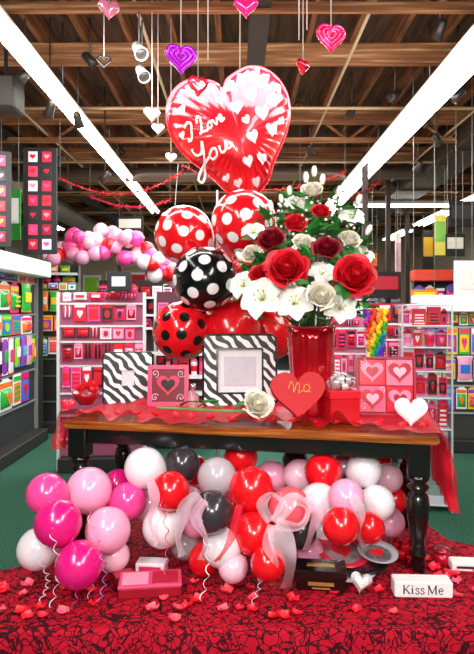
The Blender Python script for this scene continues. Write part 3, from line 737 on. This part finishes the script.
def scrolls(o,lst,col,y,r=.028,w=.004):
    for i,(dx,dz) in enumerate(lst):
        sg=1 if i%2 else -1
        pts=[(dx+sg*r*t*math.cos(t*9+i),y,dz+r*t*math.sin(t*9+i)) for t in [k/24 for k in range(25)]]
        part(o,'scroll',M().tube(pts,w,5).mesh('scroll',[mat(col,.4)]))
scrolls(o,((-.09,.06),(.09,.06),(-.09,.225),(.09,.225)),'#ffc0d0',-.016)
p=TP(193,409); thing('perfume_bottle','small clear pink glass bottle with silver cap','bottle',p,mesh=M().lathe([(0,0),(.035,0),(.04,.01),(.04,.09),(.015,.11),(.015,.13),(.0,.13)],20,0).lathe([(.0,.128),(.02,.128),(.02,.165),(0,.165)],16,1).mesh('bottle',[mat('#f4b6c4',.1,trans=.5),mat('#dddddd',.2,.9)]))
def small_heart(px,py,w_,th,col,lab,rz=0,lean=-.1,name='heart_box',cat='heart box',rim=None,puff=.3,rough=.25,coat=.5):
    p=TP(px,py); zb=w_*hR(-PI/2)
    o=thing(name,lab,cat,p,(lean,0,rz))
    m=M().prism([(a*w_,zb+b_*w_) for a,b_ in heart_out(60)],-th/2,th/2,0)
    part(o,'box',m.mesh('box',[mat(rim or col,.4,coat=.2)]))
    m=M().prism([(a*w_*1.04,zb+b_*w_*1.04) for a,b_ in heart_out(60)],-th*.55,-th*.05,0)
    if puff: puffy(m,w_*1.02,th*puff,60,8,0,T=Matrix.Translation((0,-th*.54,zb)))
    part(o,'lid',m.mesh('lid',[mat(col,rough,coat=coat,var=.02)]))
    return o,zb
small_heart(68,413,.09,.03,'#e8203a','tiny red heart box on sheer fabric',.1)
# red bowl with petals at the end of the table
p=TP(86,405); o=thing('petal_bowl','round red dish heaped with red fabric petals','bowl',p)
part(o,'bowl',M().lathe([(0,0),(.05,0),(.055,.01),(.085,.05),(.10,.085),(.094,.085),(.07,.04),(0,.02)],28).mesh('bowl',[mat('#b00c20',.25,coat=.4)]))
rr=random.Random(3)
for i in range(14):
    a=rr.uniform(0,6.28); q=rr.uniform(0,.06)
    part(o,'petal',cached('bp_pet',lambda:M().grid(lambda u,v:((u-.5)*math.sin(PI*(v*.85+.1))**.6,v-.5,.6*((u-.5)**2*2+(v-.5)**2*1.3)),5,5,0).mesh('petal',[mat('#e8182c',.5)],False)),(q*math.cos(a),q*math.sin(a),.085+rr.uniform(0,.04)),(rr.uniform(-.9,.9),rr.uniform(-.9,.9),a),scale=.06)
o,zb=small_heart(298,422,.315,.10,'#c8101c','satin red heart chocolate box with gold script',.1,-.2,'chocolate_box','chocolate box',puff=0,rough=.6,coat=0)
g=M()
for st in [[(-.10,.0),(-.07,.07),(-.05,.02),(-.05,-.04),(-.01,.06),(.01,.02),(0,-.04),(.04,-.02),(.07,-.03),(.11,.0),(.09,.04),(.055,.02),(.06,-.03),(.12,-.03)]]:
    g.tube([(q.x*.62,-.058,q.z*.62+zb*.38+.03) for q in smooth([(a,0,b_+zb+.02) for a,b_ in st])],.0028,6)
part(o,'lettering',g.mesh('lettering',[mat('#e8a850',.4,.2)]),label='gold script lettering')
p=TP(341,421); o=thing('gift_box','square red lidded gift box','gift box',p,(0,0,.12))
part(o,'body',M().box((0,0,.08),(.18,.18,.16),0,.004).mesh('body',[mat('#c8141f',.3,coat=.3)]))
part(o,'lid',M().box((0,0,.165),(.192,.192,.05),0,.005).mesh('lid',[mat('#e0202f',.3,coat=.3)]))
m=M(); rr=random.Random(2)
def bow(m,N_,l,wd):
    for i in range(N_):
        a=i*2.4; el=.15+1.2*(i/N_); d=Vector((math.cos(a)*math.cos(el),math.sin(a)*math.cos(el),math.sin(el))); sd=d.cross(Vector((0,0,1))).normalized()*wd; nn=d.cross(sd).normalized()
        def lp(u,v,d=d,sd=sd,nn=nn):
            t=u*2*PI; return d*(l*(1-math.cos(t)))+nn*(l*.55*math.sin(t))+sd*(v-.5)*2
        m.grid(lp,12,2,0)
bow(m,22,.048,.016)
thing('foil_bow','silver and pink foil gift bow on a box','gift bow',p+Vector((0,0,.195)),mesh=m.mesh('bow',[mat('#f4dce4',.2,.4,var=.2,ns=40)],False))
p=TP(386,416); o=frame_thing('photo_album','square red album with pink swirled heart tiles','photo album',p,-.14,.37,.37,.014,[mat('#b01028',.4),mat('#e8305a',.4)],th=.05)
cs=['#ff5f85','#d8102a','#e01c36','#ff7f9f']
for i,(dx,dz) in enumerate(((-.085,.10),(.085,.10),(-.085,.27),(.085,.27))):
    part(o,'tile',M().box((dx,-.01,dz),(.166,.02,.166),0,.004).prism([(dx+a*.14,dz+b_*.14) for a,b_ in heart_out(30)],-.03,-.02,1).prism([(dx+a*.08,dz+b_*.08) for a,b_ in heart_out(30)],-.036,-.028,2).mesh('tile',[mat(cs[i],.3),mat(['#c8102a','#ff8fae','#ff8fae','#c8102a'][i],.3),mat(['#ffb0c4','#a80d1c','#c8102a','#ffc0d0'][i],.3)]))
scrolls(o,((-.14,.05),(.14,.05),(-.03,.16),(.03,.33),(.14,.32),(-.14,.33)),'#ffd0dc',-.026,.024,.003)
small_heart(411,428,.175,.05,'#f4eef0','white glitter heart box with red sides',-.3,-.2,rim='#d3121f')
# vase
p=Vector((.477,3.74,PZ+.757)); vz=p.z
prof=[(0,0),(.112,0),(.118,.01),(.12,.04),(.124,.12),(.13,.21),(.136,.30),(.142,.39),(.149,.48),(.153,.56),(.146,.56),(.13,.45),(.11,.05),(0,.04)]
va=thing('flower_vase','tall glossy metallic red fluted vase','vase',p)
m=M(); vs=[];fs=[];nn=96
for r,z in prof:
    for i in range(nn):
        a=2*PI*i/nn; rr_=r*(1+.03*abs(math.sin(a*8))) ; vs.append((rr_*math.cos(a),rr_*math.sin(a),z))
for j in range(len(prof)-1):
    for i in range(nn):
        k=(i+1)%nn; fs.append([j*nn+i,j*nn+k,(j+1)*nn+k,(j+1)*nn+i])
m.add(vs,fs,0,True)
part(va,'body',m.mesh('body',[mat('#d40c22',.12,.5,coat=.8,var=.03)]))
part(va,'rim',M().tube([(.153*math.cos(a*PI/14),.153*math.sin(a*PI/14),.56) for a in range(29)],.007,6).mesh('rim',[mat('#f0506a',.1,.6)]))
# flowers
def rose_mesh(col,col2):
    def f():
        m=M()
        m.ball((0,0,.35),(.16,.16,.28),10,8,1)
        for i in range(22):
            k=i/21; a0=i*2.4; w_=1.0-.15*k; r0=.10+.42*k; hh=.78-.22*k; flare=.05+.6*k**1.5
            def pet(u,v,a0=a0,w_=w_,r0=r0,hh=hh,flare=flare,k=k,i_=i):
                a=a0+(u-.5)*2.1*w_*(1-.25*k)
                edge=1-(abs(u-.5)*2)**2.6*.35
                z=hh*v*edge
                r=r0*math.sin(min(1,v*1.35+.12)*PI/2)+flare*max(0,v-.6)**1.6*1.1
                z-=flare*max(0,v-.75)*.7
                r+=.02*math.sin(u*9+i_*1.7)*v
                return (r*math.cos(a),r*math.sin(a),z+.05)
            m.grid(pet,8,7,0 if i%2 else 1)
        m.lathe([(0,-.05),(.1,-.02),(.16,.06),(.1,.12)],10,2)
        return m.mesh('bloom',[mat(col,.5,var=.1,ns=4,sss=.15),mat(col2,.5,var=.1,ns=4,sss=.15),mat('#2c6a2c',.6)],False)
    return cached(('rose',col),f)
def lily_mesh():
    def f():
        m=M()
        for i in range(6):
            a0=i*PI/3; 
            def pet(u,v,a0=a0,i=i):
                w_=.38*math.sin(PI*min(1,v*.92+.06))**.7
                r=.05+.76*v**1.2; z=.15+.65*v-.55*v**3+ (.05 if i%2 else 0); s=(u-.5)*2*w_; z+=abs(u-.5)*.16
                return (r*math.cos(a0)-s*math.sin(a0),r*math.sin(a0)+s*math.cos(a0),z)
            m.grid(pet,6,10,0)
        for i in range(6):
            a=i*PI/3+.5; m.tube([(0,0,.15),(.12*math.cos(a),.12*math.sin(a),.4),(.2*math.cos(a),.2*math.sin(a),.55)],.015,5,1)
            m.ball((.2*math.cos(a),.2*math.sin(a),.56),(.03,.03,.05),6,4,2)
        return m.mesh('bloom',[mat('#fffdf0',.5,var=.03,sss=.15),mat('#c8e08a',.5),mat('#c8842a',.6)],False)
    return cached('lily',f)
def bud_mesh():
    def f():
        m=M()
        for i in range(5):
            a0=i*2*PI/5
            m.grid(lambda u,v,a0=a0:((.03+.22*math.sin(PI*min(1,v*.8+.05)))*math.cos(a0+(u-.5)*1.5),(.03+.22*math.sin(PI*min(1,v*.8+.05)))*math.sin(a0+(u-.5)*1.5),v*1.0),5,8,0)
        m.lathe([(0,-.06),(.08,-.02),(.14,.1),(.1,.22)],8,1)
        return m.mesh('bloom',[mat('#fffaf0',.5,var=.03),mat('#4a8a3a',.6)],False)
    return cached('bud',f)
def leaf_mesh():
    def f():
        m=M(); m.grid(lambda u,v:((u-.5)*2*.28*math.sin(PI*v**.8)**.8,.10*math.sin(PI*v)+abs(u-.5)*.12,v),6,10,0); return m.mesh('leaf',[mat('#358534',.45,var=.15,ns=6)],False)
    return cached('leaf',f)
mouth=Vector((.477,3.74,vz+.50))
gst=mat('#3c7a35',.6)
rr=random.Random(4)
def flower(kind,px,py,Y,rpx,cols=None,leaves=1,lab='',cat='flower',name='rose'):
    p_=P(px,py,Y); r=rpx*Y/F
    if kind=='bud': d=(p_-mouth).normalized()+Vector((0,-.2,.3))
    else: d=(p_-mouth).normalized()*.55+Vector((rr.uniform(-.2,.2),-.8,.3+rr.uniform(-.15,.2)))
    d.normalize()
    q=d.to_track_quat('Z','Y')
    o=thing(name,lab,cat,p_,q.to_euler(),group='flowers in the red vase')
    me=rose_mesh(*cols) if kind=='rose' else bud_mesh() if kind=='bud' else lily_mesh()
    part(o,'bloom',me,(0,0,0),(0,0,rr.uniform(0,6)),scale=r/(.72 if kind=='rose' else .5 if kind=='bud' else .77))
    inv=(Matrix.Translation(p_)@q.to_matrix().to_4x4()).inverted()
    end=Vector((.477+(p_.x-.477)*.2+rr.uniform(-.02,.02),3.74+(p_.y-3.74)*.2,vz+.2))
    mid=(p_*.35+mouth*.65)+Vector((0,.03,0)); 
    pts=[inv@v for v in smooth([p_-d*.01,p_-d*.06,mid,Vector((mouth.x+(p_.x-mouth.x)*.25,mouth.y+(p_.y-mouth.y)*.25,mouth.z)),end])]
    part(o,'stem',M().tube(pts,.005,6).mesh('stem',[gst]))
    for k in range(leaves):
        part(o,'leaf',leaf_mesh(),(0,0,-.03),(rr.uniform(1.3,2.1),0,rr.uniform(0,6.28)),scale=min(.12,r*1.7))
REDC=('#f21a2e','#c20a1e'); DRC=('#a80f26','#760818'); WHC=('#fff6e6','#f0e4c8')
for a in [(289,275,3.36,25,REDC),(350,283,3.36,26,REDC),(296,230,3.64,15,REDC),(261,277,3.52,12,REDC),(273,246,3.58,17,DRC),(326,255,3.5,17,DRC),(320,217,3.72,12,REDC)]:
    flower('rose',*a[:4],a[4],3,('bright red' if a[4] is REDC else 'dark burgundy')+' rose in the red vase','flower')
for a in [(312,196,3.75,13),(302,249,3.56,14),(347,245,3.62,14),(253,258,3.7,12),(318,300,3.38,18)]:
    flower('rose',*a,WHC,2,'creamy white rose in the red vase','flower')
for a in [(265,302,3.44,22),(294,306,3.42,19),(339,310,3.42,17),(246,288,3.6,15),(350,222,3.88,14),(361,258,3.72,12),(322,277,3.48,14),(254,236,3.88,13),(282,295,3.56,16),(296,208,3.88,12)]:
    flower('lily',*a,None,1,'white lily with open petals in the red vase','flower','lily')
for a in [(306,184,3.8,6),(322,186,3.8,6),(314,178,3.85,6),(290,196,3.85,5),(338,198,3.85,6),(272,212,3.85,6),(357,206,3.85,6),(366,236,3.75,6),(243,262,3.7,6),(282,204,3.9,5)]:
    flower('bud',*a,None,1,'white flower bud on a tall stem','flower','flower_bud')
for px,py,Y,s in [(350,316,3.52,.13),(364,264,3.78,.12),(246,274,3.75,.12),(288,202,3.92,.13),(360,226,3.9,.13),(256,316,3.58,.11),(330,200,3.92,.13),(268,220,3.92,.13),(312,236,3.62,.13),(347,264,3.48,.12),(308,262,3.44,.13),(364,303,3.7,.11),(284,256,3.54,.12),(310,320,3.48,.12),(342,212,3.9,.12),(262,262,3.58,.12),(302,219,3.66,.12),(334,238,3.54,.13),(326,290,3.40,.09),(270,288,3.46,.11),(280,228,3.66,.12),(338,226,3.7,.12),(365,246,3.74,.11)]:
    p_=P(px,py,Y); e=mouth+Vector(((p_.x-mouth.x)*.2,0,-.25))-p_; m0=(mouth+Vector(((p_.x-mouth.x)*.25,(p_.y-mouth.y)*.25,0)))-p_
    o=thing('foliage_sprig','green leafy sprig tucked among the flowers','foliage',p_,group='foliage in the red vase')
    part(o,'stem',M().tube(smooth([(0,0,0),m0*.5+Vector((0,.02,.02)),m0,e]),.004,5).mesh('stem',[gst]))
    for k in range(6):
        dd=Vector((rr.uniform(-1,1),rr.uniform(-1,.3),rr.uniform(-.4,1))).normalized()
        part(o,'leaf',leaf_mesh(),-dd*.01,tuple(dd.to_track_quat('Z','Y').to_euler()),scale=s*rr.uniform(.7,1.1))
m=M()
for i in range(200):
    a=rr.uniform(0,6.28); t=rr.uniform(.3,1)
    c_=P(304+56*t*math.cos(a),250+60*t*math.sin(a)*.95,3.72+rr.uniform(-.16,.15))-mouth
    m.ball(c_,.010,6,4,0)
    if i%3==0: m.tube([c_*.25,c_*.7+Vector((0,.03,0)),c_],.0012,3,1)
thing('filler_flowers','spray of tiny white filler blossoms in the vase','filler flowers',mouth,mesh=m.mesh('filler',[mat('#fffdf5',.6,var=0),gst],False),kind='stuff')
# lying white rose
p=TP(254,424,.0); o=thing('cut_rose','single cream rose with long green stem lying flat','flower',p+Vector((0,0,.085)))
part(o,'bloom',rose_mesh(*WHC),(0,0,0),(math.radians(55),0,math.radians(20)),scale=.15)
part(o,'stem',M().tube(smooth([(-.03,.03,-.02),(-.15,.06,-.025),(-.35,.12,-.025),(-.6,.18,-.025)]),.008,6).mesh('stem',[mat('#6aaa50',.5)]))
for k,(dx,dy,a) in enumerate(((-.08,.05,1.2),(-.2,.07,-1.9),(-.34,.12,1.4),(-.45,.14,1.0),(-.12,.05,1.9))): part(o,'leaf',leaf_mesh(),(dx,dy,-.015),(PI/2-.3,0,a),scale=.14)

# ---------------------------------------------------------------- platform items
def PP_(px,py,dz=.001):
    Y=826.5/(py-310); p=P(px,py,Y); return Vector((p.x,p.y,PZ+dz))
p=PP_(424,598); o=thing('candy_box','white block sign reading Kiss Me','sign block',p,(0,0,-.04))
part(o,'block',M().box((0,.045,.038),(.285,.09,.078),0,.005,seg=2).mesh('block',[mat('#fbf7f2',.5)]))
kmat=mat('#4a1a1a',.5,var=0)
def bar(m,a,b,wd):
    m.tube([(a[0],0,a[1]),(b[0],0,b[1])],wd,4)
def ser(m,x,z,h=.13): bar(m,(x-h,z),(x+h,z),.03)
def g_K():
    m=M(); bar(m,(0,0),(0,1),.08); bar(m,(.05,.4),(.58,1),.045); bar(m,(.2,.55),(.66,0),.075); [ser(m,*q) for q in ((0,0),(0,1),(.66,0),(.58,1))]; return m,.92
def g_i():
    m=M(); bar(m,(0,0),(0,.64),.075); ser(m,0,0); bar(m,(-.13,.64),(0,.64),.03); m.ball((0,0,.88),(.08,.04,.08),8,6); return m,.3
def g_s():
    m=M(); m.tube([(q.x,0,q.z) for q in smooth([(.4,0,.5),(.36,0,.62),(.2,0,.67),(.05,0,.56),(.1,0,.42),(.3,0,.3),(.42,0,.16),(.3,0,.02),(.1,0,0),(.02,0,.16)])],.055,5); return m,.53
def g_M():
    m=M(); bar(m,(0,0),(0,1),.045); bar(m,(0,1),(.42,.05),.075); bar(m,(.42,.05),(.85,1),.045); bar(m,(.85,0),(.85,1),.08); [ser(m,*q) for q in ((0,0),(0,1),(.85,0),(.87,1))]; return m,1.1
def g_e():
    m=M(); m.tube([(q.x,0,q.z) for q in smooth([(.05,0,.36),(.48,0,.36),(.46,0,.56),(.27,0,.67),(.08,0,.55),(.03,0,.34),(.1,0,.1),(.28,0,-.01),(.48,0,.12)])],.055,5); return m,.5
sz=.042; x=-.098
for fn in (g_K,g_i,g_s,g_s,None,g_M,g_e):
    if fn is None: x+=.35*sz; continue
    gm,ad=fn(); part(o,'letter',gm.mesh('letter',[kmat]),(x,-.0015,.019),(0,0,0),scale=(sz,sz*.3,sz)); x+=(ad+.06)*sz
p=PP_(321,592); o=thing('chocolate_box','black box with gold lettering band','chocolate box',p,(0,0,-.12))
part(o,'body',M().box((0,.07,.04),(.25,.14,.07),0,.004).mesh('body',[mat('#120b0b',.25,coat=.5)]))
part(o,'lid',M().box((0,.07,.085),(.262,.152,.04),0,.004).mesh('lid',[mat('#1a0f0e',.25,coat=.5)]))
part(o,'label_band',M().box((0,-.001,.038),(.13,.004,.016),0).box((0,-.001,.016),(.09,.004,.006),0).box((0,.07,.106),(.14,.03,.002),0).mesh('band',[mat('#c79a4a',.3,.5)]))
p=PP_(150,598); o=thing('card_set_box','pink and red valentine card box lying flat','card box',p,(0,0,.12))
part(o,'body',M().box((0,.08,.025),(.31,.17,.05),0,.005).mesh('body',[mat('#a01428',.4)]))
part(o,'lid',M().box((0,.08,.055),(.315,.175,.015),0,.004).box((-.075,.08,.0635),(.13,.13,.003),1).box((.075,.08,.0635),(.13,.13,.003),2).mesh('lid',[mat('#e04a74',.35),mat('#ff9cba',.35),mat('#c01838',.35)]))
p=PP_(150,575); o=thing('card_set_box','small white and pink box of valentine cards','card box',p,(0,0,-.1))
part(o,'body',M().box((0,.04,.03),(.16,.09,.06),0,.004).box((0,-.006,.03),(.12,.004,.03),1).mesh('body',[mat('#fbeef0',.35),mat('#e8305f',.35)]))
p=PP_(124,590); o=thing('keepsake_box','narrow dark red keepsake box','keepsake box',p+Vector((0,.05,0)),(0,0,.5))
part(o,'body',M().box((0,.04,.02),(.10,.07,.04),0,.004).mesh('body',[mat('#8d1020',.35)]))
part(o,'lid',M().box((0,.04,.045),(.105,.075,.014),0,.004).mesh('lid',[mat('#c33048',.35)]))
for i,(px,py,rp,c1,c2,tl) in enumerate([(350,580,.17,'#d8d2d4','#2a2a2a',.14),(362,577,.165,'#1c1416','#e8507a',.2),(346,575,.15,'#d8283c','#c8c4c8',.28),(382,578,.11,'#b8b6ba','#6a6a70',.2)]):
    p=PP_(px,py,.006+.02*i); o=thing('party_plate','round paper party plate in %s'%['silver and black','black and pink','red and silver','silver grey'][i],'plate',p+Vector((0,.1,tl*rp*.9)),(tl,0,.1*i),group='paper party plates')
    part(o,'rim',M().lathe([(rp*.68,.0),(rp*.75,.004),(rp,.016),(rp,.020),(rp*.72,.008),(rp*.68,.006)],36).mesh('rim',[mat(c1,.3)]))
    part(o,'center',M().lathe([(0,0),(rp*.69,0),(rp*.69,.006),(0,.006)],36).prism([(a*rp*.8,b_*rp*.8) for a,b_ in heart_out(24)],-.009,-.006,1,T=Matrix.Rotation(-PI/2,4,'X')).mesh('center',[mat(c2,.3),mat('#e3122a',.3)]))
p=PP_(361,594); m=M(); w_=.11
n_=12; out=heart_out(n_*2,w_)
n_=n_*2
vs=[(0,-.035,0)]+[(a*.6,-.028,b_*.6) for a,b_ in out]+[(a,0,b_) for a,b_ in out]+[(0,.03,0)]
fs=[]
for i in range(n_):
    k=(i+1)%n_; fs+= [[0,1+i,1+k],[1+i,1+n_+i,1+n_+k,1+k],[1+n_+i,2*n_+1,1+n_+k]]
m.add(vs,fs,0,False)
thing('crystal_heart','silver faceted heart paperweight standing on the cloth','paperweight',p+Vector((0,0,.055)),(-.35,.2,-.1),m.mesh('crystal',[mat('#ffffff',.12,.25,var=0,coat=1)]))
p=PP_(404,560); m=M(); bow(m,18,.055,.02)
thing('foil_bow','large shiny red ribbon bow beside the table leg','gift bow',p+Vector((0,0,.012)),mesh=m.mesh('bow',[mat('#c80f22',.2,.35,var=.1)],False))
p=PP_(442,562); o=thing('candle_tin','short red candle tin with gold lid','candle tin',p)
part(o,'tin',M().lathe([(0,0),(.05,0),(.052,.005),(.052,.06),(0,.06)],24).mesh('tin',[mat('#c3122a',.25,.3)])); part(o,'lid',M().lathe([(0,.06),(.054,.06),(.054,.078),(.03,.083),(0,.083)],24).mesh('lid',[mat('#b03040',.25,.5)]))
p=PP_(466,572); o=thing('candy_box','small white box with dark lettering bands','sweet box',p,(0,0,-.1))
part(o,'body',M().box((0,.04,.025),(.15,.09,.045),0,.004).box((0,-.006,.025),(.1,.004,.012),1).mesh('body',[mat('#f7f2ee',.5),mat('#551a1a',.5)]))
tul=mat('#ffdbe7',.5,alpha=.42,var=.03,spec=.3); 
def ribbon(lst,wd,lab,mt,name='tulle_ribbon'):
    pts=smooth([P(*a) for a in lst],8); o0=pts[0].copy(); m=M(); N=len(pts); K=6
    vs=[];
    for i,q in enumerate(pts):
        t=(pts[min(i+1,N-1)]-pts[max(i-1,0)]).normalized(); s=t.cross(Vector((0,1,0))); 
        if s.length<.1: s=Vector((1,0,0))
        s.normalize(); s=(s+Vector((0,.5*math.sin(i*.3),0))); ww=wd*(.75+.35*math.sin(i*.25))
        for k in range(K): vs.append(q-o0+s*ww*(k/(K-1)-.5)+Vector((0,-.004*math.sin(k*2+i*.15),0)))
    m.add(vs,[[i*K+k,i*K+k+1,(i+1)*K+k+1,(i+1)*K+k] for i in range(N-1) for k in range(K-1)],0,True)
    thing(name,lab,'ribbon',o0,mesh=m.mesh('ribbon',[mt],False))
pkt=mat('#ffb9d0',.5,alpha=.6,spec=.3)
ribbon([(275,525,2.74),(284,545,2.72),(290,565,2.74),(286,588,2.9)],.105,'white sheer tulle ribbon trailing over balloons',tul)
ribbon([(272,525,2.74),(268,545,2.74),(276,565,2.76),(272,585,2.9)],.05,'white sheer tulle ribbon tail over balloons',tul)
ribbon([(270,522,2.76),(262,505,2.76),(272,494,2.74),(284,506,2.74),(274,522,2.74)],.05,'white sheer tulle bow loop tied on balloons',tul)
ribbon([(276,522,2.76),(292,500,2.74),(308,508,2.76),(300,526,2.74),(276,524,2.74)],.06,'white sheer tulle bow loop on red balloons',tul)
ribbon([(200,495,2.86),(186,508,2.84),(178,535,2.86),(183,556,2.9)],.075,'white sheer tulle ribbon between balloons',tul)
ribbon([(205,500,2.84),(196,518,2.80),(206,540,2.82),(200,560,2.9)],.05,'pink sheer ribbon over the grey balloon',pkt)
ribbon([(150,480,3.0),(155,500,2.98),(150,520,3.0),(157,545,3.0)],.045,'pale pink sheer ribbon between balloons',pkt)
ribbon([(308,495,2.86),(318,512,2.84),(312,530,2.86),(306,550,2.95)],.065,'pale pink sheer ribbon over white balloons',pkt)
ribbon([(240,505,2.86),(234,530,2.84),(226,548,2.85),(216,562,2.9)],.045,'red sheer ribbon over balloons',mat('#f8203a',.5,alpha=.7,spec=.3))
ribbon([(352,495,2.88),(360,512,2.86),(358,532,2.9),(366,552,3.1)],.055,'white sheer tulle ribbon over balloons',tul)
def curl(px,py,Y,L_,col,lab,rad=.011):
    p0=P(px,py,Y); L_=min(L_,p0.z-PZ-.004); pts=[]
    for i in range(90):
        t=i/89; pts.append((rad*math.cos(t*36)+.04*math.sin(t*3),rad*math.sin(t*36),-L_*t))
    thing('curling_ribbon',lab,'ribbon',p0,mesh=M().tube(pts,.0028,5,0,flat=.5).mesh('curl',[mat(col,.25,coat=.4)]),group='curled ribbons on the balloon bunches')
for a in [(50,528,2.78,.9,'#f4d8f4'),(97,540,2.8,.9,'#d86ac0'),(72,535,2.76,.9,'#d03a9a'),(88,512,2.86,.9,'#f4b8d8'),(40,560,2.84,.9,'#f4d8f4'),(252,560,2.82,.9,'#f7dfe8'),(200,520,2.84,.9,'#ffffff'),(160,500,2.98,.9,'#ff5a7a')]:
    curl(*a,'shiny curled ribbon tail hanging from balloons')
def petal_mesh(c):
    return cached(('pet',c),lambda:M().grid(lambda u,v:((u-.5)*math.sin(PI*(v*.85+.1))**.6,v-.5,.5*((u-.5)**2*2+(v-.5)**2*1.3)),6,6,0).mesh('rose_petal',[mat(c,.45,var=.1,sss=.1)],False))
rr=random.Random(21)
for i in range(60):
    x=rr.uniform(-1.25,1.35); y=2.66+rr.random()**1.1*.42
    if i>=48: x=rr.uniform(1.0,1.4); y=rr.uniform(2.8,3.3)
    c=rr.choice(['#ff2038','#ff4a5c','#e81428','#ff5a70'])
    thing('rose_petal','red fabric rose petal scattered on lace cloth','petal',(x,y,PZ+.002),(rr.uniform(-.2,.2),rr.uniform(-.2,.2),rr.uniform(0,6)),petal_mesh(c),group='scattered rose petals',scale=rr.uniform(.045,.07))
for i in range(18):
    lx=-1.0+i*.12; p=TT@Vector((lx,-.36+rr.uniform(0,.06),.785))
    thing('rose_petal','red fabric rose petal on the table runner','petal',p,(rr.uniform(-.5,.5),rr.uniform(-.3,.3),rr.uniform(0,6)),petal_mesh('#e81428'),group='petals on the table runner',scale=.055)
p=P(376,335,5.7); m=M(); rc=['#f02020','#ff8a1a','#ffd21a','#2fb83a','#2470e8','#9030c0']
for i in range(9):
    a=i/9*2*PI; rx=.1
    for j in range(22):
        t=j/21; w_=(1-.5*t)
        m.ball((rx*math.cos(a)*w_+.012*math.sin(j*1.3+i),.08*math.sin(a)*w_,.24-.5*t),.028,6,4,(i+j//5)%6)
o=thing('rainbow_garland','curly rainbow striped streamers on a display stand','streamers',p)
part(o,'curls',m.mesh('curls',[mat(c,.7) for c in rc])); part(o,'stand',M().lathe([(0,-p.z),(.12,-p.z),(.12,-p.z+.02),(.015,-p.z+.04),(.015,.26),(0,.26)],16).mesh('stand',[mat('#222222',.5)]))
p=P(119,338,6.0); 
thing('display_box','black box with white print on the rack','box',(p.x,6.03,1.87),mesh=M().box((0,0,.1),(.24,.1,.2),0,.004).box((0,-.053,.1),(.14,.006,.1),1).mesh('display_box',[mat('#141417',.4),mat('#e8e4e6',.5)]))
